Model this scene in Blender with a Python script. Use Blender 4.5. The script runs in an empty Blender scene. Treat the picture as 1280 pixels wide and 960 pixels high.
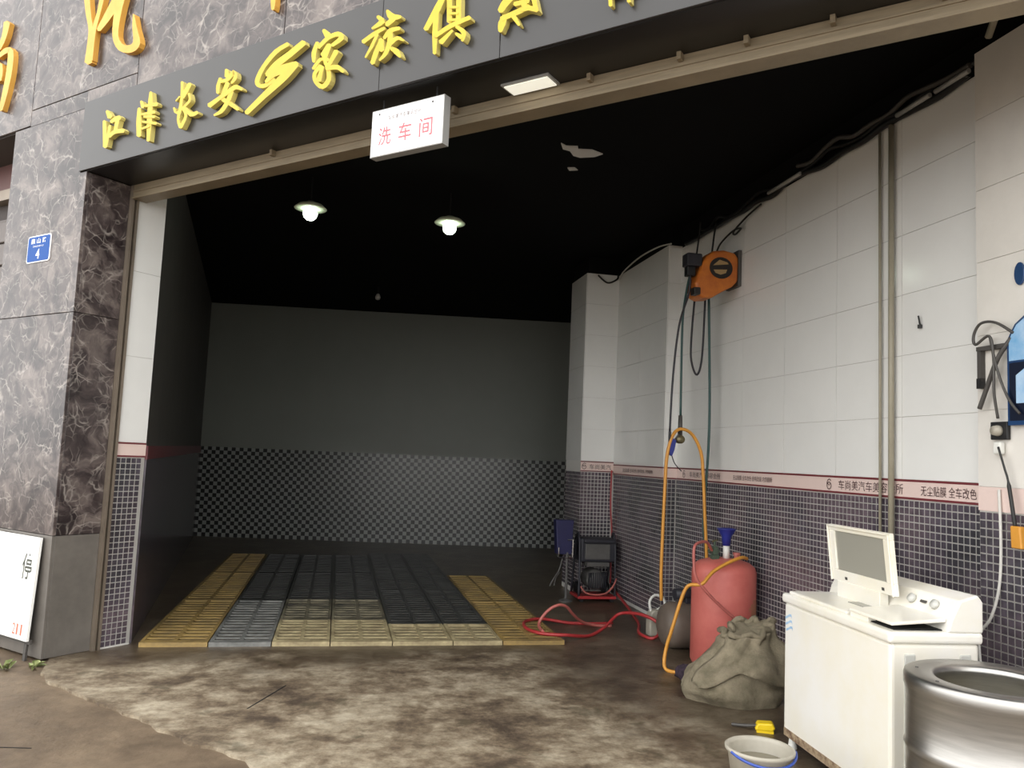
import bpy, math, random
from mathutils import Vector, Matrix, noise
random.seed(7)
SC = bpy.context.scene
COL = SC.collection
R = math.radians

# ---------------------------------------------------------------- camera
cam_d = bpy.data.cameras.new('camera')
cam_d.sensor_fit = 'HORIZONTAL'; cam_d.sensor_width = 36.0
cam_d.lens = 36.0 * 1000.0 / 1280.0
cam = bpy.data.objects.new('camera', cam_d); COL.objects.link(cam)
_p, _r = R(5.26), R(2.5)
_f = Vector((0, math.cos(_p), math.sin(_p))); _r0 = Vector((1, 0, 0)); _u0 = _r0.cross(_f)
_cr = _r0 * math.cos(_r) + _u0 * math.sin(_r); _cu = -_r0 * math.sin(_r) + _u0 * math.cos(_r)
cam.matrix_world = Matrix(((_cr.x, _cu.x, -_f.x, 0), (_cr.y, _cu.y, -_f.y, 0), (_cr.z, _cu.z, -_f.z, 1.45), (0, 0, 0, 1)))
SC.camera = cam

# ---------------------------------------------------------------- overcast sky and exposure
world = bpy.data.worlds.new('overcast_sky'); SC.world = world; world.use_nodes = True
bg = world.node_tree.nodes['Background']
bg.inputs[0].default_value = (1.0, 0.995, 0.98, 1); bg.inputs[1].default_value = 1.0
vs = SC.view_settings
vs.view_transform = 'Standard'; vs.look = 'None'; vs.gamma = 1.0; vs.use_curve_mapping = False
vs.exposure = 1.65

# ---------------------------------------------------------------- helpers
def lin(c):
    return tuple((v / 255 / 12.92) if v / 255 <= 0.04045 else ((v / 255 + 0.055) / 1.055) ** 2.4 for v in c) + (1,)

MATS = {}
def mat(name, rgb=(200, 200, 200), rough=0.5, metal=0.0, spec=0.5, var=0.0, scale=8.0, bump=0.0, bscale=60.0,
        emit=None, rgb2=None, stretch=(1, 1, 1), coat=0.0):
    """plain procedural material: colour broken up by noise, optional fine relief"""
    m = bpy.data.materials.new(name); m.use_nodes = True
    nt = m.node_tree; b = nt.nodes['Principled BSDF']
    b.inputs['Roughness'].default_value = rough; b.inputs['Metallic'].default_value = metal
    b.inputs['Specular IOR Level'].default_value = spec; b.inputs['Coat Weight'].default_value = coat
    c1 = lin(rgb); b.inputs['Base Color'].default_value = c1
    tc = nt.nodes.new('ShaderNodeTexCoord'); mp = nt.nodes.new('ShaderNodeMapping')
    mp.inputs['Scale'].default_value = stretch
    nt.links.new(tc.outputs['Object'], mp.inputs[0])
    if var or rgb2:
        n = nt.nodes.new('ShaderNodeTexNoise'); n.inputs['Scale'].default_value = scale; n.inputs['Detail'].default_value = 6
        n.inputs['Roughness'].default_value = 0.65
        r = nt.nodes.new('ShaderNodeValToRGB')
        c2 = lin(rgb2) if rgb2 else tuple(v * (1 - var) for v in c1[:3]) + (1,)
        r.color_ramp.elements[0].position = 0.35; r.color_ramp.elements[0].color = c2
        r.color_ramp.elements[1].position = 0.65; r.color_ramp.elements[1].color = c1
        nt.links.new(mp.outputs[0], n.inputs['Vector']); nt.links.new(n.outputs['Fac'], r.inputs[0])
        nt.links.new(r.outputs[0], b.inputs['Base Color'])
    if bump:
        n2 = nt.nodes.new('ShaderNodeTexNoise'); n2.inputs['Scale'].default_value = bscale; n2.inputs['Detail'].default_value = 4
        bp = nt.nodes.new('ShaderNodeBump'); bp.inputs['Strength'].default_value = bump; bp.inputs['Distance'].default_value = 0.02
        nt.links.new(mp.outputs[0], n2.inputs['Vector']); nt.links.new(n2.outputs['Fac'], bp.inputs['Height'])
        nt.links.new(bp.outputs[0], b.inputs['Normal'])
    if emit:
        b.inputs['Emission Color'].default_value = lin(emit[0]); b.inputs['Emission Strength'].default_value = emit[1]
    MATS[name] = m
    return m

class MB:
    """collects primitives, builds ONE mesh object"""
    def __init__(s): s.v = []; s.f = []; s.m = []
    def add(s, vs_, fs, mi=0):
        o = len(s.v); s.v += [tuple(p) for p in vs_]
        for q in fs: s.f.append(tuple(o + k for k in q)); s.m.append(mi)
        return s
    def box(s, x0, x1, y0, y1, z0, z1, mi=0, M=None):
        p = [Vector((x, y, z)) for x in (x0, x1) for y in (y0, y1) for z in (z0, z1)]
        if M is not None: p = [M @ q for q in p]
        return s.add(p, [(0, 1, 3, 2), (4, 6, 7, 5), (0, 4, 5, 1), (2, 3, 7, 6), (0, 2, 6, 4), (1, 5, 7, 3)], mi)
    def prism(s, poly, y0, y1, mi=0, mside=None, M=None):
        """poly in (x, z), extruded along y from y0 (front) to y1"""
        n = len(poly); a = sum(poly[k][0] * poly[(k + 1) % n][1] - poly[(k + 1) % n][0] * poly[k][1] for k in range(n))
        if a < 0: poly = poly[::-1]
        P = [Vector((x, y0, z)) for x, z in poly] + [Vector((x, y1, z)) for x, z in poly]
        if M is not None: P = [M @ q for q in P]
        o = len(s.v)
        s.add(P, [tuple(range(n)), tuple(range(2 * n - 1, n - 1, -1))], mi)
        for k in range(n):
            j = (k + 1) % n
            s.f.append((o + k, o + n + k, o + n + j, o + j)); s.m.append(mi if mside is None else mside)
        return s
    def plan(s, poly, z0, z1, mi=0):
        """poly in (x, y), extruded in z"""
        n = len(poly); a = sum(poly[k][0] * poly[(k + 1) % n][1] - poly[(k + 1) % n][0] * poly[k][1] for k in range(n))
        if a < 0: poly = poly[::-1]
        o = len(s.v)
        s.add([(x, y, z0) for x, y in poly] + [(x, y, z1) for x, y in poly], [tuple(range(n - 1, -1, -1)), tuple(range(n, 2 * n))], mi)
        for k in range(n):
            j = (k + 1) % n; s.f.append((o + k, o + j, o + n + j, o + n + k)); s.m.append(mi)
        return s
    def tube(s, pts, r, n=8, smooth=4, caps=True, mi=0):
        P = [Vector(p) for p in pts]
        if smooth > 1 and len(P) > 2:
            Q = []
            for k in range(len(P) - 1):
                p0, p1, p2, p3 = P[max(k - 1, 0)], P[k], P[k + 1], P[min(k + 2, len(P) - 1)]
                for j in range(smooth):
                    t = j / smooth
                    Q.append(.5 * (2 * p1 + (p2 - p0) * t + (2 * p0 - 5 * p1 + 4 * p2 - p3) * t * t + (3 * p1 - p0 - 3 * p2 + p3) * t ** 3))
            Q.append(P[-1]); P = Q
        rs = r if isinstance(r, (list, tuple)) else [r] * len(P)
        if len(rs) != len(P):
            rs = [rs[min(int(k * len(rs) / len(P)), len(rs) - 1)] for k in range(len(P))]
        rings = []; up = None
        for k, p in enumerate(P):
            d = (P[min(k + 1, len(P) - 1)] - P[max(k - 1, 0)])
            d = d.normalized() if d.length > 1e-9 else Vector((0, 0, 1))
            if up is None:
                up = d.orthogonal().normalized()
            else:
                up = (up - d * up.dot(d)); up = up.normalized() if up.length > 1e-6 else d.orthogonal().normalized()
            w = d.cross(up)
            rings.append([p + (up * math.cos(2 * math.pi * a / n) + w * math.sin(2 * math.pi * a / n)) * rs[k] for a in range(n)])
        vs_ = [q for rg in rings for q in rg]; fs = []
        for k in range(len(rings) - 1):
            for a in range(n):
                b = (a + 1) % n; fs.append((k * n + a, k * n + b, (k + 1) * n + b, (k + 1) * n + a))
        if caps:
            fs.append(tuple(range(n - 1, -1, -1))); o = (len(rings) - 1) * n; fs.append(tuple(range(o, o + n)))
        return s.add(vs_, fs, mi)
    def lathe(s, prof, n=32, c=(0, 0, 0), axis='z', mi=0):
        """prof: (radius, height) from bottom to top"""
        vs_ = []
        for r, h in prof:
            for a in range(n):
                x, y = r * math.cos(2 * math.pi * a / n), r * math.sin(2 * math.pi * a / n)
                q = {'z': (x, y, h), 'x': (h, x, y), 'y': (x, -h, y) if False else (y, h, x)}[axis]
                vs_.append((q[0] + c[0], q[1] + c[1], q[2] + c[2]))
        fs = []
        for k in range(len(prof) - 1):
            for a in range(n):
                b = (a + 1) % n; fs.append((k * n + a, k * n + b, (k + 1) * n + b, (k + 1) * n + a))
        if prof[0][0] > 1e-4: fs.append(tuple(range(n - 1, -1, -1)))
        if prof[-1][0] > 1e-4: o = (len(prof) - 1) * n; fs.append(tuple(range(o, o + n)))
        return s.add(vs_, fs, mi)
    def build(s, name, mats, parent=None, loc=(0, 0, 0), rz=0.0, smooth=False, bevel=0.0, seg=2):
        me = bpy.data.meshes.new(name); me.from_pydata(s.v, [], s.f)
        if not isinstance(mats, (list, tuple)): mats = [mats]
        for m in mats: me.materials.append(MATS[m])
        if len(mats) > 1:
            for k, p in enumerate(me.polygons): p.material_index = s.m[k]
        if smooth:
            for p in me.polygons: p.use_smooth = len(p.vertices) <= 4
        me.update()
        o = bpy.data.objects.new(name, me); COL.objects.link(o)
        o.location = loc; o.rotation_euler = (0, 0, rz)
        if parent: o.parent = parent
        if bevel:
            md = o.modifiers.new('edge', 'BEVEL'); md.width = bevel; md.segments = seg; md.limit_method = 'ANGLE'; md.angle_limit = R(40)
        return o

def tag(o, label=None, cat=None, group=None, kind=None):
    if label: o['label'] = label
    if cat: o['category'] = cat
    if group: o['group'] = group
    if kind: o['kind'] = kind
    return o
def empty(name, loc=(0, 0, 0), rz=0.0):
    o = bpy.data.objects.new(name, None); COL.objects.link(o); o.location = loc; o.rotation_euler = (0, 0, rz); o.empty_display_size = 0.1
    return o
def copy_tree(o, parent=None):
    c = o.copy(); COL.objects.link(c); c.parent = parent
    for ch in list(o.children): copy_tree(ch, c)
    return c

RA = R(12.0)                      # the room's own axes: s across to the right wall, t into the depth
N = Vector((math.cos(RA), math.sin(RA), 0)); D = Vector((-math.sin(RA), math.cos(RA), 0))
def room(s, t, z=0.0): return N * s + D * t + Vector((0, 0, z))
FA = R(-32.0)                     # the street front's axes: e along it to the right, i inwards
E = Vector((math.cos(FA), math.sin(FA), 0)); I = Vector((-math.sin(FA), math.cos(FA), 0))
FO = Vector((-3.0, 5.39, 0))      # foot of the pillar's corner at the opening
def front(e, i, z=0.0): return FO + E * e + I * i + Vector((0, 0, z))
def to_room(p): return (p.dot(N), p.dot(D))

TXT = bpy.data.curves.new('lettering', 'FONT'); TXT_O = bpy.data.objects.new('lettering', TXT); COL.objects.link(TXT_O)
def text(name, body, size, m, parent, M, align='LEFT', depth=0.0005, bold=0.0, sx=1.0):
    TXT.body = body; TXT.size = size; TXT.align_x = align; TXT.align_y = 'BOTTOM'; TXT.extrude = depth; TXT.offset = bold
    dg = bpy.context.evaluated_depsgraph_get(); dg.update()
    me = bpy.data.meshes.new_from_object(TXT_O.evaluated_get(dg)); me.name = name
    me.transform(M @ Matrix.Diagonal((sx, 1, 1, 1)))
    me.materials.clear(); me.materials.append(MATS[m])
    o = bpy.data.objects.new(name, me); COL.objects.link(o); o.parent = parent
    return o
def frame_mat(p, x, z):
    """lettering frame: x along the line, z up the letter, face towards x cross z"""
    x = Vector(x).normalized(); z = Vector(z).normalized(); y = x.cross(z)
    return Matrix(((x.x, z.x, y.x, p[0]), (x.y, z.y, y.y, p[1]), (x.z, z.z, y.z, p[2]), (0, 0, 0, 1)))

# ---------------------------------------------------------------- materials
def nodes_mat(name):
    m = bpy.data.materials.new(name); m.use_nodes = True; MATS[name] = m
    nt = m.node_tree; return nt, nt.nodes['Principled BSDF'], nt.nodes.new, nt.links.new

def marble(name, dark, mid, light, vein, rough=0.22):
    nt, b, nn, ln = nodes_mat(name)
    tc = nn('ShaderNodeTexCoord'); oi = nn('ShaderNodeObjectInfo'); ad = nn('ShaderNodeVectorMath'); ad.operation = 'ADD'
    sc = nn('ShaderNodeVectorMath'); sc.operation = 'SCALE'; sc.inputs['Scale'].default_value = 9.0
    cx = nn('ShaderNodeCombineXYZ'); ln(oi.outputs['Random'], cx.inputs[0]); ln(oi.outputs['Random'], cx.inputs[2])
    ln(cx.outputs[0], sc.inputs[0]); ln(tc.outputs['Object'], ad.inputs[0]); ln(sc.outputs[0], ad.inputs[1])
    wp = nn('ShaderNodeTexNoise'); wp.inputs['Scale'].default_value = 5.0; wp.inputs['Detail'].default_value = 3
    ln(ad.outputs[0], wp.inputs['Vector'])
    wm = nn('ShaderNodeMix'); wm.data_type = 'VECTOR'; wm.inputs['Factor'].default_value = 0.16
    ln(ad.outputs[0], wm.inputs[4]); ln(wp.outputs['Color'], wm.inputs[5])
    n1 = nn('ShaderNodeTexNoise'); n1.inputs['Distortion'].default_value = 0.9; n1.inputs['Scale'].default_value = 6.0; n1.inputs['Detail'].default_value = 9; n1.inputs['Roughness'].default_value = 0.62
    ln(wm.outputs[1], n1.inputs['Vector'])
    r1 = nn('ShaderNodeValToRGB'); el = r1.color_ramp.elements
    el[0].position = 0.36; el[0].color = lin(dark); el[1].position = 0.66; el[1].color = lin(light)
    e2 = el.new(0.5); e2.color = lin(mid)
    ln(n1.outputs['Fac'], r1.inputs[0])
    acc = r1.outputs[0]
    for vsn, wdt, amt in ((5.0, 0.03, 0.6), (14.0, 0.06, 0.4)):
        v = nn('ShaderNodeTexVoronoi'); v.feature = 'DISTANCE_TO_EDGE'; v.inputs['Scale'].default_value = vsn
        ln(wm.outputs[1], v.inputs['Vector'])
        r2 = nn('ShaderNodeMapRange'); r2.inputs[1].default_value = 0.0; r2.inputs[2].default_value = wdt; r2.inputs[3].default_value = 1.0; r2.inputs[4].default_value = 0.0
        ln(v.outputs['Distance'], r2.inputs[0])
        nm = nn('ShaderNodeTexNoise'); nm.inputs['Scale'].default_value = 9.0; nm.inputs['Detail'].default_value = 2
        ln(ad.outputs[0], nm.inputs['Vector'])
        rr = nn('ShaderNodeMapRange'); rr.inputs[1].default_value = 0.42; rr.inputs[2].default_value = 0.62; rr.inputs[3].default_value = 0; rr.inputs[4].default_value = amt
        ln(nm.outputs['Fac'], rr.inputs[0])
        mu = nn('ShaderNodeMath'); mu.operation = 'MULTIPLY'; ln(r2.outputs[0], mu.inputs[0]); ln(rr.outputs[0], mu.inputs[1])
        mx = nn('ShaderNodeMix'); mx.data_type = 'RGBA'; ln(mu.outputs[0], mx.inputs[0]); ln(acc, mx.inputs[6]); mx.inputs[7].default_value = lin(vein)
        acc = mx.outputs[2]
    ln(acc, b.inputs['Base Color']); b.inputs['Roughness'].default_value = rough
marble('marble', (38, 31, 32), (70, 61, 60), (112, 102, 97), (172, 164, 156), 0.3)
mat('grout_dark', (70, 64, 62), 0.8)
mat('grey_stone', (110, 105, 99), 0.45, var=0.25, scale=5)
mat('fascia_panel', (52, 51, 51), 0.32, var=0.12, scale=2.0)
mat('soffit', (26, 25, 25), 0.35, var=0.3, scale=4)
mat('letter_face', (204, 178, 30), 0.4, var=0.12, scale=9)
mat('letter_side', (206, 192, 112), 0.5)
mat('gilt_face', (204, 150, 18), 0.4, rgb2=(208, 174, 50), scale=5)
mat('gilt_side', (214, 160, 70), 0.5)
mat('shutter_metal', (150, 136, 112), 0.5, metal=0.25, var=0.25, scale=4, stretch=(1, 1, 12))
mat('track_metal', (146, 134, 120), 0.4, metal=0.5, var=0.2, scale=3)
mat('white_panel', (232, 232, 229), 0.16, var=0.05, scale=1.5)
mat('white_panel_old', (226, 222, 215), 0.22, var=0.10, scale=2.5)
mat('panel_joint', (212, 210, 205), 0.8)
mat('grout', (222, 219, 214), 0.8, var=0.08, scale=20)
mat('black_paint', (9, 9, 9), 0.9, spec=0.2, var=0.3, scale=3)
mat('ceiling_black', (6, 6, 6), 0.95, spec=0.15, var=0.3, scale=2)
mat('band_cream', (226, 204, 196), 0.35, var=0.05, scale=4)
mat('band_red', (112, 48, 54), 0.4)
mat('print_dark', (70, 42, 44), 0.5)
mat('print_red', (186, 104, 112), 0.5)
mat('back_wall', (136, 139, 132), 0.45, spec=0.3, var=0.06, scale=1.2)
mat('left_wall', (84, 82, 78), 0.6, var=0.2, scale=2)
mat('steel', (188, 186, 182), 0.34, metal=1.0, var=0.25, scale=3, stretch=(1, 1, 14))
mat('chrome', (200, 200, 200), 0.15, metal=1.0)
mat('appliance_white', (238, 236, 231), 0.3, rgb2=(233, 227, 208), scale=1.3, coat=0.2)
mat('appliance_grey', (196, 196, 190), 0.35, var=0.05, scale=4)
mat('lid_window', (150, 148, 138), 0.3)
mat('rust', (96, 70, 52), 0.9, rgb2=(180, 160, 130), scale=25)
mat('black_plastic', (24, 24, 26), 0.45)
mat('dark_gap', (12, 12, 12), 0.9)
mat('yellow_plastic', (236, 202, 30), 0.4)
mat('blue_plastic', (38, 48, 130), 0.4)
mat('navy_plastic', (34, 34, 78), 0.5, var=0.2, scale=6)
mat('tank_pink', (202, 112, 102), 0.5, rgb2=(188, 94, 86), scale=4)
mat('tank_patch', (150, 128, 84), 0.7, rgb2=(190, 104, 92), scale=12)
mat('tank_grey', (112, 100, 90), 0.5, var=0.25, scale=5)
mat('pvc_white', (222, 222, 216), 0.4)
mat('brass', (120, 112, 84), 0.4, metal=0.6)
mat('valve_green', (74, 92, 76), 0.5, var=0.3, scale=20)
mat('hose_orange', (214, 150, 58), 0.4, var=0.15, scale=10)
mat('hose_red', (178, 56, 58), 0.38, var=0.2, scale=10)
mat('hose_pink', (186, 104, 96), 0.4, var=0.2, scale=10)
mat('hose_purple', (150, 84, 110), 0.4)
mat('hose_teal', (38, 74, 72), 0.45)
mat('hose_dark', (36, 34, 42), 0.5)
mat('cable_black', (20, 20, 20), 0.5)
mat('cable_white', (206, 204, 198), 0.45)
mat('cable_grey', (72, 69, 66), 0.5)
mat('pipe_grey', (156, 149, 130), 0.45, var=0.15, scale=6)
mat('conduit', (150, 150, 148), 0.4)
mat('sackcloth', (150, 139, 117), 0.9, rgb2=(112, 104, 84), scale=9, bump=0.5, bscale=180)
mat('bucket_plastic', (176, 170, 156), 0.4, var=0.15, scale=6)
mat('murky_water', (120, 114, 96), 0.1)
mat('bucket_blue', (52, 78, 160), 0.5)
mat('reel_orange', (210, 124, 44), 0.42, rgb2=(184, 98, 40), scale=7)
mat('reel_logo', (34, 28, 26), 0.5)
mat('reel_logo_light', (168, 140, 96), 0.5)
mat('pump_dark', (44, 44, 52), 0.5, var=0.3, scale=10)
mat('pump_grey', (92, 90, 88), 0.5, var=0.25, scale=12)
mat('plate_blue', (2, 74, 152), 0.5, spec=0.2)
mat('print_white', (240, 242, 244), 0.45)
mat('sign_white', (246, 246, 246), 0.3, emit=((255, 253, 252), 0.12))
mat('board_white', (244, 244, 240), 0.35)
mat('ink_grey', (70, 74, 66), 0.6)
mat('ink_red', (200, 110, 84), 0.6)
mat('lamp_shade', (212, 220, 196), 0.4)
mat('bulb', (255, 255, 245), 0.3, emit=((236, 255, 232), 5.0))
mat('tube_glow', (240, 240, 230), 0.3, emit=((255, 252, 235), 0.2))
mat('leaf', (104, 116, 66), 0.6, rgb2=(150, 156, 104), scale=14)
mat('shop_red', (104, 66, 62), 0.5, var=0.2, scale=3)
mat('shop_grey', (104, 96, 92), 0.5, var=0.2, scale=3)
mat('sign_blue', (30, 62, 104), 0.3)
mat('sign_sky', (108, 168, 214), 0.3, rgb2=(178, 206, 232), scale=6)
mat('sign_navy', (16, 24, 44), 0.3)
mat('grate_yellow', (180, 150, 88), 0.5, rgb2=(118, 100, 66), scale=3)
mat('grate_steel', (146, 146, 142), 0.45, metal=0.2, rgb2=(96, 97, 95), scale=5)
mat('grate_stained', (150, 142, 118), 0.4, rgb2=(40, 38, 34), scale=3.2)
mat('grate_wet', (74, 74, 72), 0.35, rgb2=(30, 30, 30), scale=3)
mat('grate_tan', (192, 178, 138), 0.5, rgb2=(128, 114, 86), scale=5)
mat('paint_flake', (200, 198, 194), 0.7, emit=None)
mat('dark_cloth', (70, 52, 66), 0.95, rgb2=(40, 34, 44), scale=30, bump=0.6, bscale=90)

# mosaic tiles: small glass squares of mixed dark tones
nt, b, nn, ln = nodes_mat('mosaic')
g = nn('ShaderNodeNewGeometry'); n = nn('ShaderNodeTexNoise'); n.inputs['Scale'].default_value = 2.2; n.inputs['Detail'].default_value = 3
n2 = nn('ShaderNodeTexNoise'); n2.inputs['Scale'].default_value = 21.0; n2.inputs['Detail'].default_value = 1
ln(g.outputs['Position'], n.inputs['Vector']); ln(g.outputs['Position'], n2.inputs['Vector'])
r = nn('ShaderNodeValToRGB'); el = r.color_ramp.elements
el[0].position = 0.36; el[0].color = lin((70, 68, 74)); el[1].position = 0.66; el[1].color = lin((108, 94, 102)); q = el.new(0.5); q.color = lin((88, 80, 90))
ln(n.outputs['Fac'], r.inputs[0])
mx = nn('ShaderNodeMix'); mx.data_type = 'RGBA'; mx.blend_type = 'MULTIPLY'; mx.inputs[0].default_value = 0.7
r2 = nn('ShaderNodeValToRGB'); r2.color_ramp.elements[0].position = 0.35; r2.color_ramp.elements[0].color = (0.45, 0.45, 0.45, 1); r2.color_ramp.elements[1].position = 0.65
ln(n2.outputs['Fac'], r2.inputs[0]); ln(r.outputs[0], mx.inputs[6]); ln(r2.outputs[0], mx.inputs[7])
ln(mx.outputs[2], b.inputs['Base Color']); b.inputs['Roughness'].default_value = 0.18

# black and white checker mosaic on the far wall (pieces of a few pixels)
nt, b, nn, ln = nodes_mat('checker')
tc = nn('ShaderNodeTexCoord'); ck = nn('ShaderNodeTexChecker'); ck.inputs['Scale'].default_value = 1 / 0.062
mp = nn('ShaderNodeMapping'); mp.inputs['Location'].default_value = (0.0, 0.031, 0.0)
ck.inputs['Color1'].default_value = lin((148, 150, 146)); ck.inputs['Color2'].default_value = lin((22, 22, 22))
ln(tc.outputs['Object'], mp.inputs[0]); ln(mp.outputs[0], ck.inputs['Vector']); ln(ck.outputs['Color'], b.inputs['Base Color']); b.inputs['Roughness'].default_value = 0.3

# concrete floor: pale worn patches, brown stains, wet darker strip by the grates and towards the right wall
nt, b, nn, ln = nodes_mat('concrete')
tc = nn('ShaderNodeTexCoord')
def nz(scale, detail, rough=0.6, stretch=(1, 1, 1), dist=0.0):
    mp = nn('ShaderNodeMapping'); mp.inputs['Scale'].default_value = stretch; ln(tc.outputs['Object'], mp.inputs[0])
    n = nn('ShaderNodeTexNoise'); n.inputs['Scale'].default_value = scale; n.inputs['Detail'].default_value = detail; n.inputs['Roughness'].default_value = rough
    n.inputs['Distortion'].default_value = dist
    ln(mp.outputs[0], n.inputs['Vector']); return n.outputs['Fac']
def ramp(fac, stops):
    r = nn('ShaderNodeValToRGB'); el = r.color_ramp.elements
    el[0].position, el[0].color = stops[0][0], lin(stops[0][1]); el[1].position, el[1].color = stops[-1][0], lin(stops[-1][1])
    for p, c in stops[1:-1]: q = el.new(p); q.color = lin(c)
    ln(fac, r.inputs[0]); return r.outputs[0]
def mathn(op, a, c):
    m_ = nn('ShaderNodeMath'); m_.operation = op
    for k, x in enumerate((a, c)):
        if isinstance(x, (int, float)): m_.inputs[k].default_value = x
        else: ln(x, m_.inputs[k])
    return m_.outputs[0]
def rng(fac, a, c, lo=0.0, hi=1.0):
    r = nn('ShaderNodeMapRange'); r.interpolation_type = 'SMOOTHSTEP'
    for k, x in zip((1, 2, 3, 4), (a, c, lo, hi)): r.inputs[k].default_value = x
    ln(fac, r.inputs[0]); return r.outputs[0]
def mixc(fac, a, c, mode='MIX'):
    m_ = nn('ShaderNodeMix'); m_.data_type = 'RGBA'; m_.blend_type = mode
    if isinstance(fac, (int, float)): m_.inputs[0].default_value = fac
    else: ln(fac, m_.inputs[0])
    for k, x in ((6, a), (7, c)):
        if isinstance(x, tuple): m_.inputs[k].default_value = x
        else: ln(x, m_.inputs[k])
    return m_.outputs[2]
base = ramp(mathn('ADD', mathn('MULTIPLY', nz(1.7, 12, 0.72, dist=0.12), 0.6), mathn('MULTIPLY', nz(5.5, 10, 0.75), 0.4)), [(0.40, (74, 60, 46)), (0.47, (116, 100, 80)), (0.525, (152, 138, 116)), (0.59, (184, 172, 150))])
fine = ramp(nz(16, 6, 0.7), [(0.3, (150, 145, 138)), (0.7, (255, 255, 255))])
col = mixc(0.55, base, fine, 'MULTIPLY')
sep = nn('ShaderNodeSeparateXYZ'); ln(tc.outputs['Object'], sep.inputs[0])
wob = mathn('MULTIPLY', mathn('SUBTRACT', nz(1.3, 5), 0.5), 2.6)
wet_t = rng(mathn('ADD', sep.outputs[1], wob), 5.35, 6.15)                         # soaked ground around the grates
wet_s = rng(mathn('ADD', mathn('ADD', sep.outputs[0], mathn('MULTIPLY', sep.outputs[1], 0.34)), wob), 2.9, 3.7)   # run-off to the right wall
wet = mathn('MAXIMUM', wet_t, wet_s)
col = mixc(mathn('MULTIPLY', wet, 0.7), col, mixc(0.5, lin((84, 70, 57)), col, 'MULTIPLY'))
spots = rng(nz(3.2, 4, 0.6, dist=0.6), 0.60, 0.68)
col = mixc(mathn('MULTIPLY', spots, 0.55), col, lin((70, 62, 44)))
ln(col, b.inputs['Base Color'])
rgh = nn('ShaderNodeMapRange'); ln(wet, rgh.inputs[0]); rgh.inputs[3].default_value = 0.75; rgh.inputs[4].default_value = 0.33
ln(rgh.outputs[0], b.inputs['Roughness'])
bp = nn('ShaderNodeBump'); bp.inputs['Strength'].default_value = 0.35; bp.inputs['Distance'].default_value = 0.02
ln(nz(22, 8, 0.7), bp.inputs['Height']); ln(bp.outputs[0], b.inputs['Normal'])

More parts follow.
